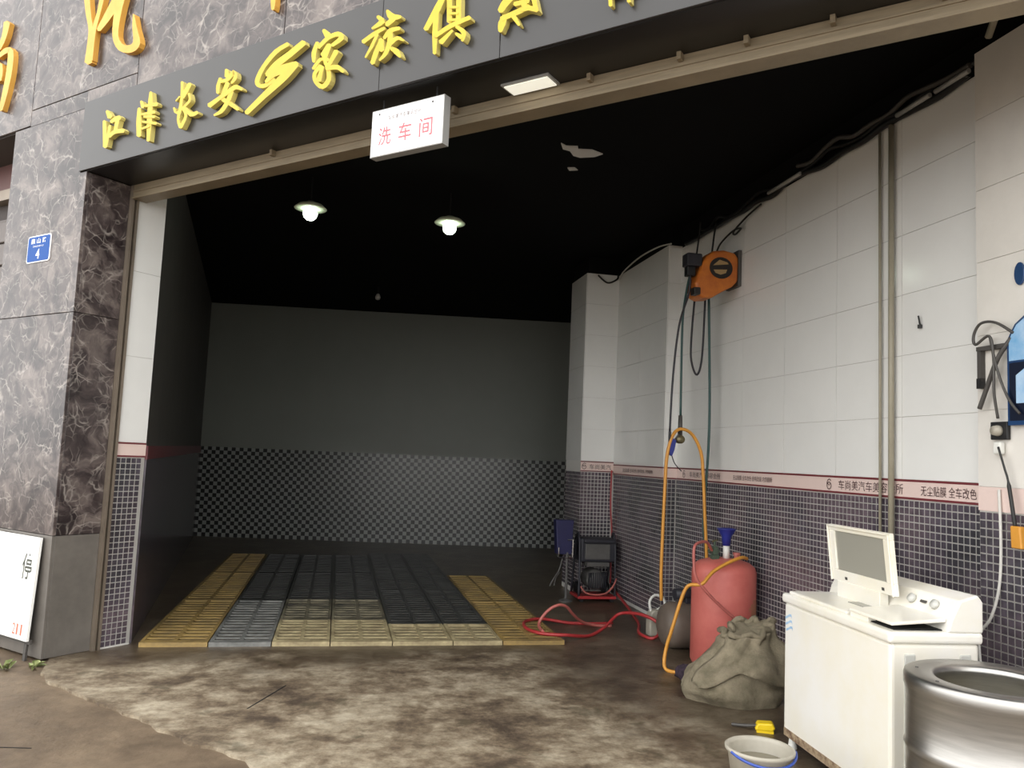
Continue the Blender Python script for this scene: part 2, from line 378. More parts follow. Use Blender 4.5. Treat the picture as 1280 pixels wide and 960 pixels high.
# pavement outside: brown, muddy
nt, b, nn, ln = nodes_mat('muddy_ground')
tc = nn('ShaderNodeTexCoord')
col = ramp(nz(1.1, 8, 0.65), [(0.35, (86, 72, 56)), (0.5, (114, 97, 78)), (0.68, (142, 124, 101))])
col = mixc(0.4, col, ramp(nz(14, 6, 0.7, stretch=(1, 1, 1)), [(0.3, (140, 136, 130)), (0.7, (255, 255, 255))]), 'MULTIPLY')
ln(col, b.inputs['Base Color']); b.inputs['Roughness'].default_value = 0.6
bp = nn('ShaderNodeBump'); bp.inputs['Strength'].default_value = 0.3; bp.inputs['Distance'].default_value = 0.02
ln(nz(18, 8, 0.7), bp.inputs['Height']); ln(bp.outputs[0], b.inputs['Normal'])
FASCIA_GLYPHS = {
 'jiang': [(2,[(0.250,3.665),(0.239,3.657),(0.271,3.603),(0.308,3.593),(0.326,3.608),(0.272,3.659)]),(7,[(0.234,3.598),(0.217,3.594),(0.220,3.572),(0.225,3.541),(0.231,3.508),(0.237,3.472),(0.244,3.434),(0.248,3.408),(0.278,3.393),(0.304,3.400),(0.296,3.426),(0.286,3.464),(0.276,3.500),(0.268,3.534),(0.260,3.566),(0.254,3.588)]),(7,[(0.283,3.409),(0.303,3.410),(0.307,3.433),(0.313,3.467),(0.318,3.495),(0.321,3.516),(0.322,3.531),(0.322,3.542),(0.308,3.551),(0.293,3.550),(0.291,3.540),(0.288,3.525),(0.285,3.505),(0.279,3.477),(0.271,3.444),(0.266,3.421)]),(7,[(0.309,3.565),(0.329,3.557),(0.345,3.559),(0.366,3.563),(0.384,3.565),(0.398,3.565),(0.413,3.564),(0.425,3.563),(0.432,3.578),(0.410,3.596),(0.398,3.597),(0.379,3.598),(0.357,3.597),(0.336,3.591),(0.317,3.584),(0.305,3.579)]),(7,[(0.398,3.590),(0.370,3.589),(0.369,3.578),(0.366,3.561),(0.364,3.543),(0.360,3.525),(0.357,3.506),(0.354,3.493),(0.375,3.479),(0.398,3.480),(0.401,3.493),(0.404,3.512),(0.408,3.530),(0.412,3.546),(0.417,3.562),(0.421,3.573)]),(7,[(0.310,3.460),(0.331,3.455),(0.344,3.461),(0.361,3.469),(0.379,3.473),(0.410,3.472),(0.450,3.467),(0.479,3.463),(0.489,3.477),(0.469,3.495),(0.440,3.498),(0.397,3.503),(0.356,3.503),(0.328,3.494),(0.310,3.482),(0.300,3.474)])],
 'jin': [(2,[(0.635,3.653),(0.625,3.648),(0.643,3.603),(0.667,3.594),(0.682,3.602),(0.651,3.647)]),(7,[(0.623,3.609),(0.606,3.606),(0.605,3.583),(0.605,3.550),(0.605,3.515),(0.611,3.479),(0.618,3.442),(0.623,3.416),(0.649,3.403),(0.671,3.407),(0.669,3.433),(0.665,3.469),(0.661,3.504),(0.654,3.539),(0.647,3.574),(0.641,3.599)]),(10,[(0.735,3.693),(0.722,3.691),(0.720,3.674),(0.718,3.650),(0.716,3.620),(0.718,3.582),(0.719,3.538),(0.720,3.494),(0.726,3.446),(0.732,3.398),(0.737,3.364),(0.754,3.354),(0.771,3.357),(0.772,3.389),(0.774,3.436),(0.775,3.482),(0.772,3.526),(0.770,3.570),(0.768,3.608),(0.761,3.640),(0.755,3.666),(0.749,3.685)]),(2,[(0.680,3.606),(0.691,3.596),(0.821,3.577),(0.828,3.590),(0.810,3.606),(0.684,3.614)]),(2,[(0.652,3.553),(0.663,3.545),(0.804,3.530),(0.809,3.542),(0.794,3.555),(0.656,3.561)]),(2,[(0.678,3.534),(0.687,3.524),(0.805,3.499),(0.813,3.507),(0.802,3.520),(0.685,3.541)]),(2,[(0.667,3.504),(0.674,3.495),(0.826,3.451),(0.836,3.458),(0.828,3.470),(0.675,3.509)]),(2,[(0.672,3.453),(0.684,3.446),(0.762,3.448),(0.763,3.457),(0.750,3.465),(0.674,3.461)])],
 'chang': [(7,[(1.053,3.692),(1.039,3.690),(1.043,3.661),(1.047,3.621),(1.049,3.584),(1.046,3.552),(1.041,3.522),(1.037,3.501),(1.052,3.490),(1.069,3.490),(1.072,3.512),(1.076,3.543),(1.078,3.576),(1.076,3.615),(1.072,3.655),(1.068,3.683)]),(7,[(1.139,3.662),(1.117,3.666),(1.105,3.655),(1.089,3.639),(1.075,3.624),(1.067,3.609),(1.060,3.596),(1.057,3.586),(1.068,3.574),(1.086,3.571),(1.095,3.578),(1.106,3.589),(1.118,3.600),(1.130,3.617),(1.143,3.634),(1.152,3.647)]),(13,[(1.129,3.600),(1.120,3.595),(1.126,3.584),(1.133,3.569),(1.135,3.557),(1.131,3.550),(1.121,3.543),(1.105,3.534),(1.078,3.520),(1.046,3.505),(1.024,3.499),(1.019,3.503),(1.008,3.518),(1.000,3.532),(0.990,3.535),(0.985,3.532),(0.990,3.518),(1.002,3.498),(1.031,3.482),(1.064,3.489),(1.097,3.505),(1.124,3.519),(1.142,3.528),(1.154,3.537),(1.160,3.549),(1.157,3.566),(1.149,3.583),(1.143,3.595)]),(2,[(1.046,3.595),(1.038,3.598),(1.004,3.576),(1.007,3.570),(1.015,3.568),(1.049,3.590)]),(7,[(1.067,3.524),(1.046,3.524),(1.042,3.503),(1.036,3.474),(1.036,3.446),(1.044,3.421),(1.057,3.399),(1.066,3.385),(1.087,3.380),(1.097,3.388),(1.085,3.402),(1.070,3.421),(1.061,3.441),(1.065,3.465),(1.075,3.491),(1.083,3.510)]),(7,[(1.077,3.381),(1.097,3.378),(1.111,3.396),(1.129,3.422),(1.138,3.449),(1.131,3.475),(1.115,3.499),(1.103,3.515),(1.081,3.520),(1.071,3.510),(1.085,3.495),(1.102,3.475),(1.110,3.456),(1.100,3.435),(1.080,3.412),(1.065,3.395)]),(7,[(1.096,3.515),(1.092,3.506),(1.110,3.488),(1.136,3.462),(1.168,3.439),(1.204,3.434),(1.229,3.438),(1.243,3.442),(1.243,3.453),(1.228,3.463),(1.211,3.462),(1.192,3.462),(1.181,3.465),(1.161,3.476),(1.134,3.497),(1.112,3.514)])],
 'an': [(2,[(1.471,3.677),(1.458,3.674),(1.460,3.629),(1.484,3.616),(1.504,3.621),(1.486,3.669)]),(7,[(1.424,3.633),(1.410,3.634),(1.404,3.623),(1.396,3.606),(1.390,3.589),(1.390,3.571),(1.393,3.554),(1.395,3.542),(1.410,3.532),(1.424,3.535),(1.424,3.546),(1.424,3.562),(1.425,3.577),(1.428,3.594),(1.433,3.611),(1.436,3.623)]),(13,[(1.414,3.606),(1.426,3.596),(1.444,3.594),(1.472,3.591),(1.501,3.593),(1.525,3.605),(1.544,3.620),(1.550,3.624),(1.536,3.629),(1.541,3.618),(1.543,3.607),(1.539,3.599),(1.529,3.589),(1.521,3.582),(1.526,3.572),(1.539,3.568),(1.550,3.573),(1.566,3.582),(1.577,3.594),(1.577,3.612),(1.569,3.633),(1.535,3.654),(1.512,3.643),(1.495,3.627),(1.478,3.617),(1.460,3.614),(1.436,3.615),(1.418,3.615)]),(13,[(1.499,3.589),(1.476,3.592),(1.468,3.576),(1.455,3.553),(1.446,3.533),(1.439,3.521),(1.434,3.509),(1.443,3.489),(1.466,3.471),(1.492,3.457),(1.518,3.442),(1.547,3.424),(1.579,3.404),(1.602,3.390),(1.616,3.391),(1.617,3.402),(1.596,3.418),(1.566,3.440),(1.537,3.461),(1.509,3.477),(1.486,3.490),(1.475,3.498),(1.475,3.498),(1.478,3.503),(1.485,3.515),(1.494,3.535),(1.506,3.557),(1.515,3.573)]),(10,[(1.542,3.529),(1.521,3.531),(1.513,3.514),(1.501,3.491),(1.488,3.470),(1.474,3.453),(1.459,3.438),(1.444,3.427),(1.427,3.419),(1.406,3.414),(1.390,3.410),(1.390,3.403),(1.399,3.397),(1.418,3.397),(1.445,3.398),(1.472,3.403),(1.492,3.416),(1.510,3.433),(1.525,3.451),(1.538,3.473),(1.550,3.497),(1.557,3.514)]),(13,[(1.331,3.470),(1.357,3.457),(1.377,3.465),(1.407,3.476),(1.439,3.488),(1.475,3.498),(1.513,3.509),(1.544,3.517),(1.564,3.523),(1.573,3.525),(1.578,3.525),(1.591,3.522),(1.612,3.513),(1.628,3.506),(1.638,3.508),(1.637,3.517),(1.624,3.528),(1.602,3.542),(1.576,3.554),(1.553,3.555),(1.537,3.551),(1.519,3.545),(1.488,3.535),(1.451,3.523),(1.416,3.512),(1.382,3.503),(1.349,3.494),(1.326,3.489)])],
 'logo': [(19,[(2.000,3.703),(1.982,3.715),(1.957,3.711),(1.920,3.705),(1.882,3.694),(1.848,3.675),(1.816,3.651),(1.788,3.627),(1.765,3.603),(1.748,3.579),(1.737,3.558),(1.734,3.539),(1.740,3.520),(1.756,3.504),(1.779,3.492),(1.805,3.484),(1.833,3.482),(1.861,3.489),(1.889,3.499),(1.908,3.506),(1.904,3.521),(1.884,3.531),(1.865,3.523),(1.839,3.514),(1.817,3.509),(1.800,3.510),(1.785,3.514),(1.777,3.519),(1.774,3.522),(1.773,3.529),(1.776,3.541),(1.784,3.560),(1.799,3.583),(1.819,3.606),(1.847,3.628),(1.879,3.650),(1.910,3.667),(1.942,3.678),(1.976,3.684),(2.000,3.689)]),(10,[(2.129,3.683),(2.103,3.696),(2.075,3.686),(2.036,3.671),(1.996,3.656),(1.958,3.644),(1.919,3.632),(1.884,3.618),(1.855,3.600),(1.832,3.582),(1.818,3.569),(1.828,3.550),(1.852,3.542),(1.871,3.552),(1.896,3.566),(1.925,3.580),(1.956,3.593),(1.993,3.606),(2.030,3.619),(2.070,3.635),(2.108,3.651),(2.135,3.662)]),(10,[(2.088,3.566),(2.066,3.583),(2.036,3.586),(1.995,3.587),(1.956,3.589),(1.928,3.583),(1.902,3.576),(1.877,3.566),(1.853,3.552),(1.833,3.536),(1.820,3.524),(1.826,3.512),(1.842,3.506),(1.860,3.513),(1.885,3.524),(1.909,3.531),(1.933,3.532),(1.960,3.532),(1.990,3.531),(2.024,3.537),(2.060,3.542),(2.085,3.547)]),(10,[(2.077,3.573),(2.046,3.585),(2.024,3.573),(1.992,3.554),(1.953,3.534),(1.908,3.508),(1.856,3.479),(1.804,3.450),(1.753,3.422),(1.703,3.394),(1.668,3.374),(1.675,3.357),(1.699,3.348),(1.736,3.366),(1.788,3.392),(1.841,3.418),(1.896,3.442),(1.953,3.467),(2.002,3.490),(2.040,3.514),(2.069,3.535),(2.089,3.549)])],
 'jia': [(2,[(2.259,3.720),(2.254,3.711),(2.282,3.664),(2.312,3.659),(2.321,3.677),(2.274,3.717)]),(13,[(2.230,3.618),(2.246,3.612),(2.264,3.622),(2.289,3.636),(2.313,3.647),(2.337,3.650),(2.361,3.651),(2.377,3.648),(2.383,3.645),(2.386,3.643),(2.387,3.645),(2.374,3.636),(2.348,3.626),(2.329,3.618),(2.331,3.606),(2.345,3.598),(2.367,3.603),(2.397,3.611),(2.420,3.622),(2.420,3.645),(2.400,3.665),(2.375,3.677),(2.348,3.679),(2.320,3.677),(2.292,3.671),(2.266,3.659),(2.241,3.643),(2.224,3.632)]),(7,[(2.227,3.657),(2.212,3.659),(2.204,3.646),(2.193,3.626),(2.185,3.605),(2.187,3.582),(2.192,3.562),(2.197,3.548),(2.209,3.540),(2.219,3.544),(2.219,3.556),(2.219,3.574),(2.221,3.591),(2.225,3.611),(2.232,3.631),(2.237,3.646)]),(2,[(2.322,3.622),(2.300,3.626),(2.255,3.578),(2.275,3.552),(2.308,3.546),(2.335,3.605)]),(7,[(2.204,3.502),(2.219,3.498),(2.232,3.511),(2.251,3.528),(2.268,3.538),(2.282,3.536),(2.301,3.528),(2.315,3.522),(2.326,3.528),(2.320,3.541),(2.305,3.547),(2.280,3.556),(2.253,3.557),(2.230,3.545),(2.210,3.527),(2.197,3.514)]),(19,[(2.288,3.538),(2.280,3.531),(2.288,3.516),(2.299,3.495),(2.308,3.475),(2.313,3.456),(2.316,3.438),(2.315,3.424),(2.306,3.412),(2.293,3.403),(2.286,3.401),(2.278,3.404),(2.260,3.416),(2.246,3.430),(2.238,3.442),(2.235,3.456),(2.236,3.468),(2.246,3.479),(2.264,3.491),(2.277,3.499),(2.270,3.514),(2.251,3.521),(2.239,3.512),(2.221,3.498),(2.208,3.481),(2.206,3.462),(2.211,3.443),(2.222,3.424),(2.240,3.404),(2.264,3.384),(2.294,3.372),(2.320,3.377),(2.337,3.391),(2.348,3.409),(2.350,3.430),(2.345,3.452),(2.338,3.474),(2.326,3.496),(2.313,3.518),(2.303,3.533)]),(2,[(2.281,3.506),(2.267,3.506),(2.238,3.435),(2.254,3.420),(2.275,3.419),(2.292,3.495)]),(2,[(2.382,3.571),(2.360,3.576),(2.315,3.509),(2.324,3.496),(2.340,3.493),(2.394,3.554)]),(7,[(2.302,3.483),(2.315,3.470),(2.338,3.468),(2.368,3.464),(2.390,3.459),(2.403,3.453),(2.419,3.440),(2.432,3.431),(2.442,3.430),(2.445,3.437),(2.436,3.449),(2.420,3.467),(2.395,3.485),(2.362,3.492),(2.329,3.494),(2.307,3.495)])],
 'zu': [(7,[(2.645,3.692),(2.645,3.682),(2.656,3.671),(2.666,3.659),(2.666,3.663),(2.657,3.656),(2.632,3.645),(2.614,3.637),(2.615,3.630),(2.622,3.625),(2.646,3.626),(2.678,3.630),(2.703,3.640),(2.693,3.668),(2.672,3.684),(2.658,3.693)]),(7,[(2.554,3.570),(2.571,3.560),(2.590,3.567),(2.617,3.577),(2.643,3.585),(2.668,3.592),(2.693,3.598),(2.710,3.602),(2.710,3.613),(2.698,3.621),(2.680,3.618),(2.653,3.614),(2.626,3.609),(2.598,3.600),(2.571,3.590),(2.551,3.584)]),(7,[(2.661,3.595),(2.649,3.596),(2.641,3.582),(2.628,3.561),(2.615,3.541),(2.603,3.520),(2.589,3.500),(2.580,3.485),(2.584,3.480),(2.591,3.478),(2.603,3.491),(2.620,3.509),(2.637,3.528),(2.649,3.549),(2.661,3.570),(2.668,3.585)]),(7,[(2.690,3.560),(2.679,3.562),(2.669,3.546),(2.656,3.524),(2.643,3.502),(2.634,3.481),(2.627,3.460),(2.621,3.445),(2.634,3.431),(2.652,3.430),(2.658,3.444),(2.667,3.464),(2.676,3.485),(2.684,3.509),(2.693,3.534),(2.698,3.551)]),(7,[(2.715,3.706),(2.710,3.701),(2.713,3.687),(2.721,3.667),(2.741,3.643),(2.772,3.634),(2.797,3.633),(2.813,3.634),(2.817,3.641),(2.810,3.650),(2.792,3.658),(2.771,3.666),(2.760,3.674),(2.752,3.678),(2.737,3.692),(2.725,3.703)]),(2,[(2.772,3.647),(2.753,3.657),(2.709,3.636),(2.713,3.620),(2.731,3.611),(2.777,3.630)]),(7,[(2.815,3.581),(2.806,3.591),(2.790,3.595),(2.765,3.598),(2.740,3.598),(2.721,3.586),(2.708,3.572),(2.699,3.562),(2.705,3.551),(2.718,3.546),(2.730,3.554),(2.745,3.564),(2.760,3.570),(2.776,3.573),(2.796,3.572),(2.812,3.572)]),(10,[(2.745,3.597),(2.732,3.593),(2.733,3.576),(2.734,3.553),(2.732,3.532),(2.728,3.512),(2.721,3.492),(2.713,3.476),(2.703,3.464),(2.691,3.454),(2.682,3.447),(2.684,3.440),(2.692,3.436),(2.705,3.440),(2.722,3.447),(2.738,3.458),(2.750,3.475),(2.761,3.496),(2.769,3.518),(2.768,3.544),(2.764,3.569),(2.760,3.587)]),(7,[(2.749,3.510),(2.765,3.503),(2.777,3.509),(2.792,3.517),(2.803,3.520),(2.813,3.518),(2.828,3.509),(2.841,3.503),(2.846,3.504),(2.846,3.509),(2.836,3.519),(2.819,3.533),(2.796,3.543),(2.774,3.539),(2.756,3.530),(2.745,3.524)]),(7,[(2.757,3.489),(2.759,3.477),(2.767,3.470),(2.778,3.461),(2.786,3.452),(2.797,3.443),(2.810,3.431),(2.820,3.423),(2.830,3.421),(2.833,3.427),(2.829,3.437),(2.821,3.453),(2.811,3.469),(2.794,3.480),(2.779,3.488),(2.769,3.492)]),(2,[(2.692,3.558),(2.675,3.554),(2.677,3.495),(2.698,3.481),(2.717,3.485),(2.709,3.546)])],
 'ju': [(7,[(3.088,3.698),(3.070,3.702),(3.057,3.686),(3.040,3.662),(3.021,3.636),(3.000,3.603),(2.977,3.568),(2.961,3.543),(2.971,3.529),(2.988,3.525),(3.007,3.547),(3.034,3.579),(3.059,3.609),(3.075,3.638),(3.089,3.664),(3.098,3.683)]),(7,[(3.038,3.615),(3.022,3.613),(3.021,3.585),(3.019,3.545),(3.018,3.505),(3.022,3.465),(3.026,3.425),(3.029,3.397),(3.040,3.389),(3.050,3.392),(3.051,3.419),(3.051,3.457),(3.053,3.495),(3.052,3.535),(3.053,3.574),(3.053,3.602)]),(2,[(3.111,3.703),(3.096,3.699),(3.106,3.538),(3.122,3.526),(3.136,3.530),(3.127,3.691)]),(2,[(3.169,3.686),(3.154,3.683),(3.161,3.509),(3.177,3.497),(3.192,3.501),(3.184,3.674)]),(2,[(3.096,3.697),(3.103,3.686),(3.182,3.662),(3.189,3.670),(3.180,3.683),(3.102,3.704)]),(2,[(3.115,3.610),(3.120,3.602),(3.168,3.589),(3.173,3.594),(3.168,3.602),(3.119,3.615)]),(2,[(3.117,3.576),(3.123,3.568),(3.171,3.558),(3.174,3.563),(3.169,3.571),(3.121,3.581)]),(2,[(3.116,3.543),(3.122,3.535),(3.173,3.524),(3.176,3.530),(3.171,3.538),(3.120,3.549)]),(7,[(3.037,3.478),(3.051,3.470),(3.075,3.478),(3.110,3.489),(3.145,3.498),(3.183,3.503),(3.223,3.508),(3.251,3.510),(3.252,3.522),(3.240,3.533),(3.212,3.531),(3.171,3.527),(3.130,3.522),(3.094,3.512),(3.059,3.500),(3.035,3.491)]),(2,[(3.148,3.484),(3.140,3.488),(3.066,3.451),(3.073,3.434),(3.092,3.426),(3.151,3.477)]),(7,[(3.163,3.501),(3.163,3.491),(3.176,3.479),(3.193,3.464),(3.201,3.453),(3.204,3.444),(3.202,3.429),(3.201,3.418),(3.207,3.411),(3.216,3.410),(3.222,3.420),(3.229,3.435),(3.228,3.456),(3.210,3.476),(3.188,3.492),(3.173,3.503)]),(2,[(3.163,3.465),(3.163,3.457),(3.197,3.424),(3.212,3.426),(3.212,3.441),(3.171,3.466)])],
 'le': [(7,[(3.618,3.648),(3.609,3.658),(3.576,3.661),(3.529,3.663),(3.488,3.658),(3.470,3.633),(3.467,3.603),(3.466,3.584),(3.484,3.568),(3.503,3.572),(3.502,3.591),(3.502,3.615),(3.510,3.631),(3.540,3.638),(3.584,3.638),(3.616,3.639)]),(7,[(3.498,3.574),(3.481,3.584),(3.466,3.579),(3.446,3.572),(3.427,3.562),(3.414,3.547),(3.405,3.531),(3.400,3.520),(3.410,3.504),(3.428,3.499),(3.437,3.507),(3.448,3.519),(3.460,3.529),(3.473,3.539),(3.490,3.549),(3.501,3.557)]),(7,[(3.447,3.485),(3.431,3.488),(3.424,3.481),(3.415,3.470),(3.407,3.457),(3.406,3.441),(3.407,3.425),(3.409,3.414),(3.419,3.405),(3.430,3.405),(3.435,3.413),(3.441,3.425),(3.447,3.435),(3.450,3.448),(3.454,3.462),(3.456,3.472)]),(7,[(3.415,3.468),(3.428,3.457),(3.452,3.459),(3.484,3.462),(3.515,3.465),(3.540,3.468),(3.564,3.472),(3.580,3.474),(3.581,3.489),(3.566,3.502),(3.550,3.500),(3.526,3.497),(3.501,3.493),(3.471,3.489),(3.439,3.485),(3.417,3.481)]),(2,[(3.478,3.483),(3.471,3.471),(3.517,3.411),(3.526,3.409),(3.529,3.415),(3.496,3.478)]),(2,[(3.486,3.521),(3.497,3.509),(3.569,3.505),(3.573,3.517),(3.562,3.529),(3.490,3.533)]),(2,[(3.542,3.644),(3.529,3.641),(3.531,3.500),(3.546,3.487),(3.561,3.491),(3.555,3.633)]),(7,[(3.531,3.481),(3.542,3.471),(3.551,3.470),(3.563,3.470),(3.574,3.468),(3.587,3.462),(3.603,3.454),(3.615,3.447),(3.626,3.453),(3.622,3.467),(3.610,3.474),(3.592,3.484),(3.573,3.492),(3.556,3.495),(3.542,3.494),(3.533,3.492)]),(2,[(3.586,3.556),(3.576,3.549),(3.601,3.457),(3.615,3.449),(3.625,3.455),(3.600,3.547)])],
 'bu': [(2,[(3.969,3.491),(3.961,3.488),(3.970,3.384),(3.979,3.377),(3.987,3.380),(3.979,3.484)]),(2,[(3.953,3.545),(3.960,3.537),(4.018,3.539),(4.020,3.548),(4.011,3.557),(3.954,3.553)]),(2,[(3.944,3.497),(3.950,3.489),(4.024,3.483),(4.026,3.490),(4.020,3.498),(3.946,3.505)]),(2,[(3.962,3.431),(3.968,3.424),(4.018,3.420),(4.020,3.427),(4.015,3.434),(3.965,3.438)]),(2,[(4.014,3.492),(4.007,3.490),(4.010,3.424),(4.016,3.418),(4.023,3.420),(4.021,3.486)]),(2,[(4.056,3.556),(4.047,3.553),(4.056,3.376),(4.064,3.369),(4.073,3.371),(4.065,3.548)]),(7,[(4.051,3.547),(4.056,3.538),(4.072,3.532),(4.093,3.524),(4.099,3.521),(4.094,3.511),(4.079,3.494),(4.067,3.482),(4.071,3.473),(4.080,3.469),(4.092,3.481),(4.109,3.499),(4.116,3.519),(4.097,3.538),(4.073,3.547),(4.056,3.553)]),(7,[(4.069,3.479),(4.071,3.470),(4.084,3.459),(4.102,3.445),(4.107,3.442),(4.100,3.439),(4.081,3.433),(4.066,3.429),(4.066,3.421),(4.074,3.414),(4.089,3.417),(4.110,3.423),(4.124,3.435),(4.111,3.456),(4.091,3.471),(4.077,3.481)])],
}
FACADE_GLYPHS = {
 'qi': [(10,[(-0.168,4.656),(-0.205,4.650),(-0.189,4.601),(-0.166,4.531),(-0.144,4.464),(-0.121,4.412),(-0.099,4.365),(-0.082,4.311),(-0.083,4.234),(-0.089,4.148),(-0.096,4.087),(-0.048,4.057),(-0.001,4.060),(-0.008,4.124),(-0.015,4.214),(-0.028,4.297),(-0.041,4.354),(-0.060,4.402),(-0.077,4.451),(-0.094,4.515),(-0.111,4.583),(-0.123,4.631)]),(10,[(0.064,4.587),(0.029,4.590),(0.023,4.547),(0.013,4.487),(0.003,4.430),(-0.013,4.390),(-0.029,4.351),(-0.042,4.303),(-0.051,4.232),(-0.057,4.153),(-0.061,4.097),(-0.028,4.075),(0.006,4.076),(0.006,4.133),(0.007,4.213),(0.012,4.284),(0.022,4.331),(0.036,4.369),(0.049,4.411),(0.066,4.465),(0.082,4.523),(0.095,4.562)]),(7,[(0.275,4.511),(0.223,4.523),(0.196,4.493),(0.158,4.451),(0.119,4.411),(0.085,4.370),(0.048,4.331),(0.023,4.302),(0.039,4.281),(0.070,4.273),(0.110,4.292),(0.162,4.322),(0.213,4.355),(0.250,4.399),(0.284,4.444),(0.307,4.477)]),(22,[(0.305,4.524),(0.250,4.529),(0.241,4.484),(0.228,4.419),(0.219,4.355),(0.216,4.299),(0.217,4.244),(0.227,4.194),(0.247,4.149),(0.278,4.108),(0.319,4.072),(0.373,4.044),(0.429,4.027),(0.477,4.020),(0.516,4.024),(0.546,4.038),(0.559,4.065),(0.549,4.102),(0.528,4.142),(0.508,4.179),(0.491,4.220),(0.475,4.261),(0.461,4.291),(0.451,4.296),(0.443,4.295),(0.445,4.268),(0.449,4.228),(0.455,4.189),(0.466,4.150),(0.476,4.115),(0.475,4.094),(0.469,4.085),(0.457,4.081),(0.442,4.081),(0.418,4.084),(0.387,4.092),(0.364,4.103),(0.340,4.121),(0.315,4.147),(0.296,4.181),(0.291,4.223),(0.294,4.272),(0.302,4.324),(0.316,4.383),(0.335,4.444),(0.350,4.487)])],
 'shang': [(7,[(-1.268,4.702),(-1.322,4.705),(-1.322,4.672),(-1.326,4.626),(-1.333,4.585),(-1.351,4.554),(-1.373,4.527),(-1.389,4.508),(-1.364,4.484),(-1.325,4.477),(-1.306,4.495),(-1.280,4.522),(-1.258,4.555),(-1.241,4.595),(-1.229,4.639),(-1.220,4.669)]),(16,[(-1.372,4.418),(-1.343,4.407),(-1.309,4.412),(-1.265,4.420),(-1.226,4.422),(-1.198,4.422),(-1.196,4.424),(-1.206,4.430),(-1.197,4.395),(-1.195,4.341),(-1.197,4.284),(-1.202,4.226),(-1.213,4.165),(-1.224,4.109),(-1.234,4.055),(-1.245,4.006),(-1.251,3.972),(-1.225,3.954),(-1.194,3.953),(-1.179,3.984),(-1.160,4.031),(-1.142,4.082),(-1.128,4.137),(-1.114,4.198),(-1.106,4.256),(-1.104,4.315),(-1.106,4.372),(-1.120,4.420),(-1.176,4.462),(-1.237,4.473),(-1.278,4.471),(-1.317,4.461),(-1.356,4.447),(-1.381,4.435)]),(2,[(-1.463,4.539),(-1.497,4.537),(-1.445,4.090),(-1.409,4.071),(-1.376,4.074),(-1.427,4.519)]),(10,[(-1.404,4.367),(-1.380,4.351),(-1.351,4.349),(-1.319,4.346),(-1.311,4.343),(-1.302,4.309),(-1.300,4.260),(-1.307,4.229),(-1.313,4.229),(-1.334,4.237),(-1.357,4.247),(-1.378,4.242),(-1.370,4.225),(-1.345,4.215),(-1.300,4.200),(-1.259,4.208),(-1.250,4.245),(-1.251,4.297),(-1.266,4.341),(-1.318,4.371),(-1.369,4.378),(-1.400,4.380)])],
 'che': [(7,[(1.819,4.173),(1.801,4.171),(1.804,4.124),(1.808,4.060),(1.810,4.008),(1.814,3.981),(1.817,3.967),(1.819,3.957),(1.830,3.949),(1.842,3.949),(1.845,3.957),(1.849,3.970),(1.851,3.996),(1.847,4.048),(1.841,4.113),(1.837,4.159)]),(2,[(1.659,4.173),(1.674,4.156),(1.972,4.100),(1.978,4.111),(1.964,4.127),(1.666,4.185)])],
}

def text_fit(name, body, m, parent, M, w, h, depth=0.0006, bold=0.0):
    """lettering fitted into a w x h box whose lower left corner is the frame's origin"""
    TXT.body = body; TXT.size = 1.0; TXT.align_x = 'LEFT'; TXT.extrude = 0.0; TXT.offset = bold; TXT.resolution_u = 3
    dg = bpy.context.evaluated_depsgraph_get(); dg.update()
    me = bpy.data.meshes.new_from_object(TXT_O.evaluated_get(dg)); me.name = name
    xs = [v.co.x for v in me.vertices]; ys = [v.co.y for v in me.vertices]
    a, c = w / (max(xs) - min(xs)), h / (max(ys) - min(ys))
    for v in me.vertices: v.co = M @ Vector(((v.co.x - min(xs)) * a, (v.co.y - min(ys)) * c, depth))
    me.materials.clear(); me.materials.append(MATS[m]); me.update()
    o = bpy.data.objects.new(name, me); COL.objects.link(o)
    if parent: o.parent = parent
    return o

# ================================================================ GROUND
g = MB().box(-30, 30, -25, 30, -0.4, -0.016).build('ground', 'muddy_ground')
tag(g, kind='structure')
edge = [(-1.72, 5.56), (-1.617, 5.416), (-1.217, 4.922), (-0.8, 4.497), (-0.24, 3.915), (0.9, 2.75), (2.2, 1.4), (3.6, 0.0)]
poly = []
for k in range(len(edge) - 1):
    for j in range(10):
        t_ = j / 10; x = edge[k][0] * (1 - t_) + edge[k + 1][0] * t_; y = edge[k][1] * (1 - t_) + edge[k + 1][1] * t_
        q = noise.noise(Vector((x * 3.1, y * 3.1, 0))) * 0.03 + noise.noise(Vector((x * 11, y * 11, 3))) * 0.025
        poly.append((x + q, y + q))
poly += [(4.4, 0.0), (4.4, 15.0), (-3.4, 15.0), (-3.4, 6.6), (-1.9, 6.6)]
fl = MB().plan(poly, -0.016, 0.0).build('floor', 'concrete', rz=RA); tag(fl, kind='structure')
# slit and chipped kerb stones along the apron's edge
for pts in ([(-0.40, 4.78), (-0.22, 5.22)], [(-1.5, 4.33), (-1.33, 4.30)]):
    (x0, y0), (x1, y1) = pts; dx, dy = x1 - x0, y1 - y0; l = math.hypot(dx, dy); nx, ny = -dy / l * 0.008, dx / l * 0.008
    z = 0.0 if pts[0][0] > -1 else -0.016
    MB().plan([(x0, y0), (x1, y1), (x1 + nx, y1 + ny), (x0 + nx, y0 + ny)], z, z + 0.0015).build('floor_crack', 'dark_gap', fl)

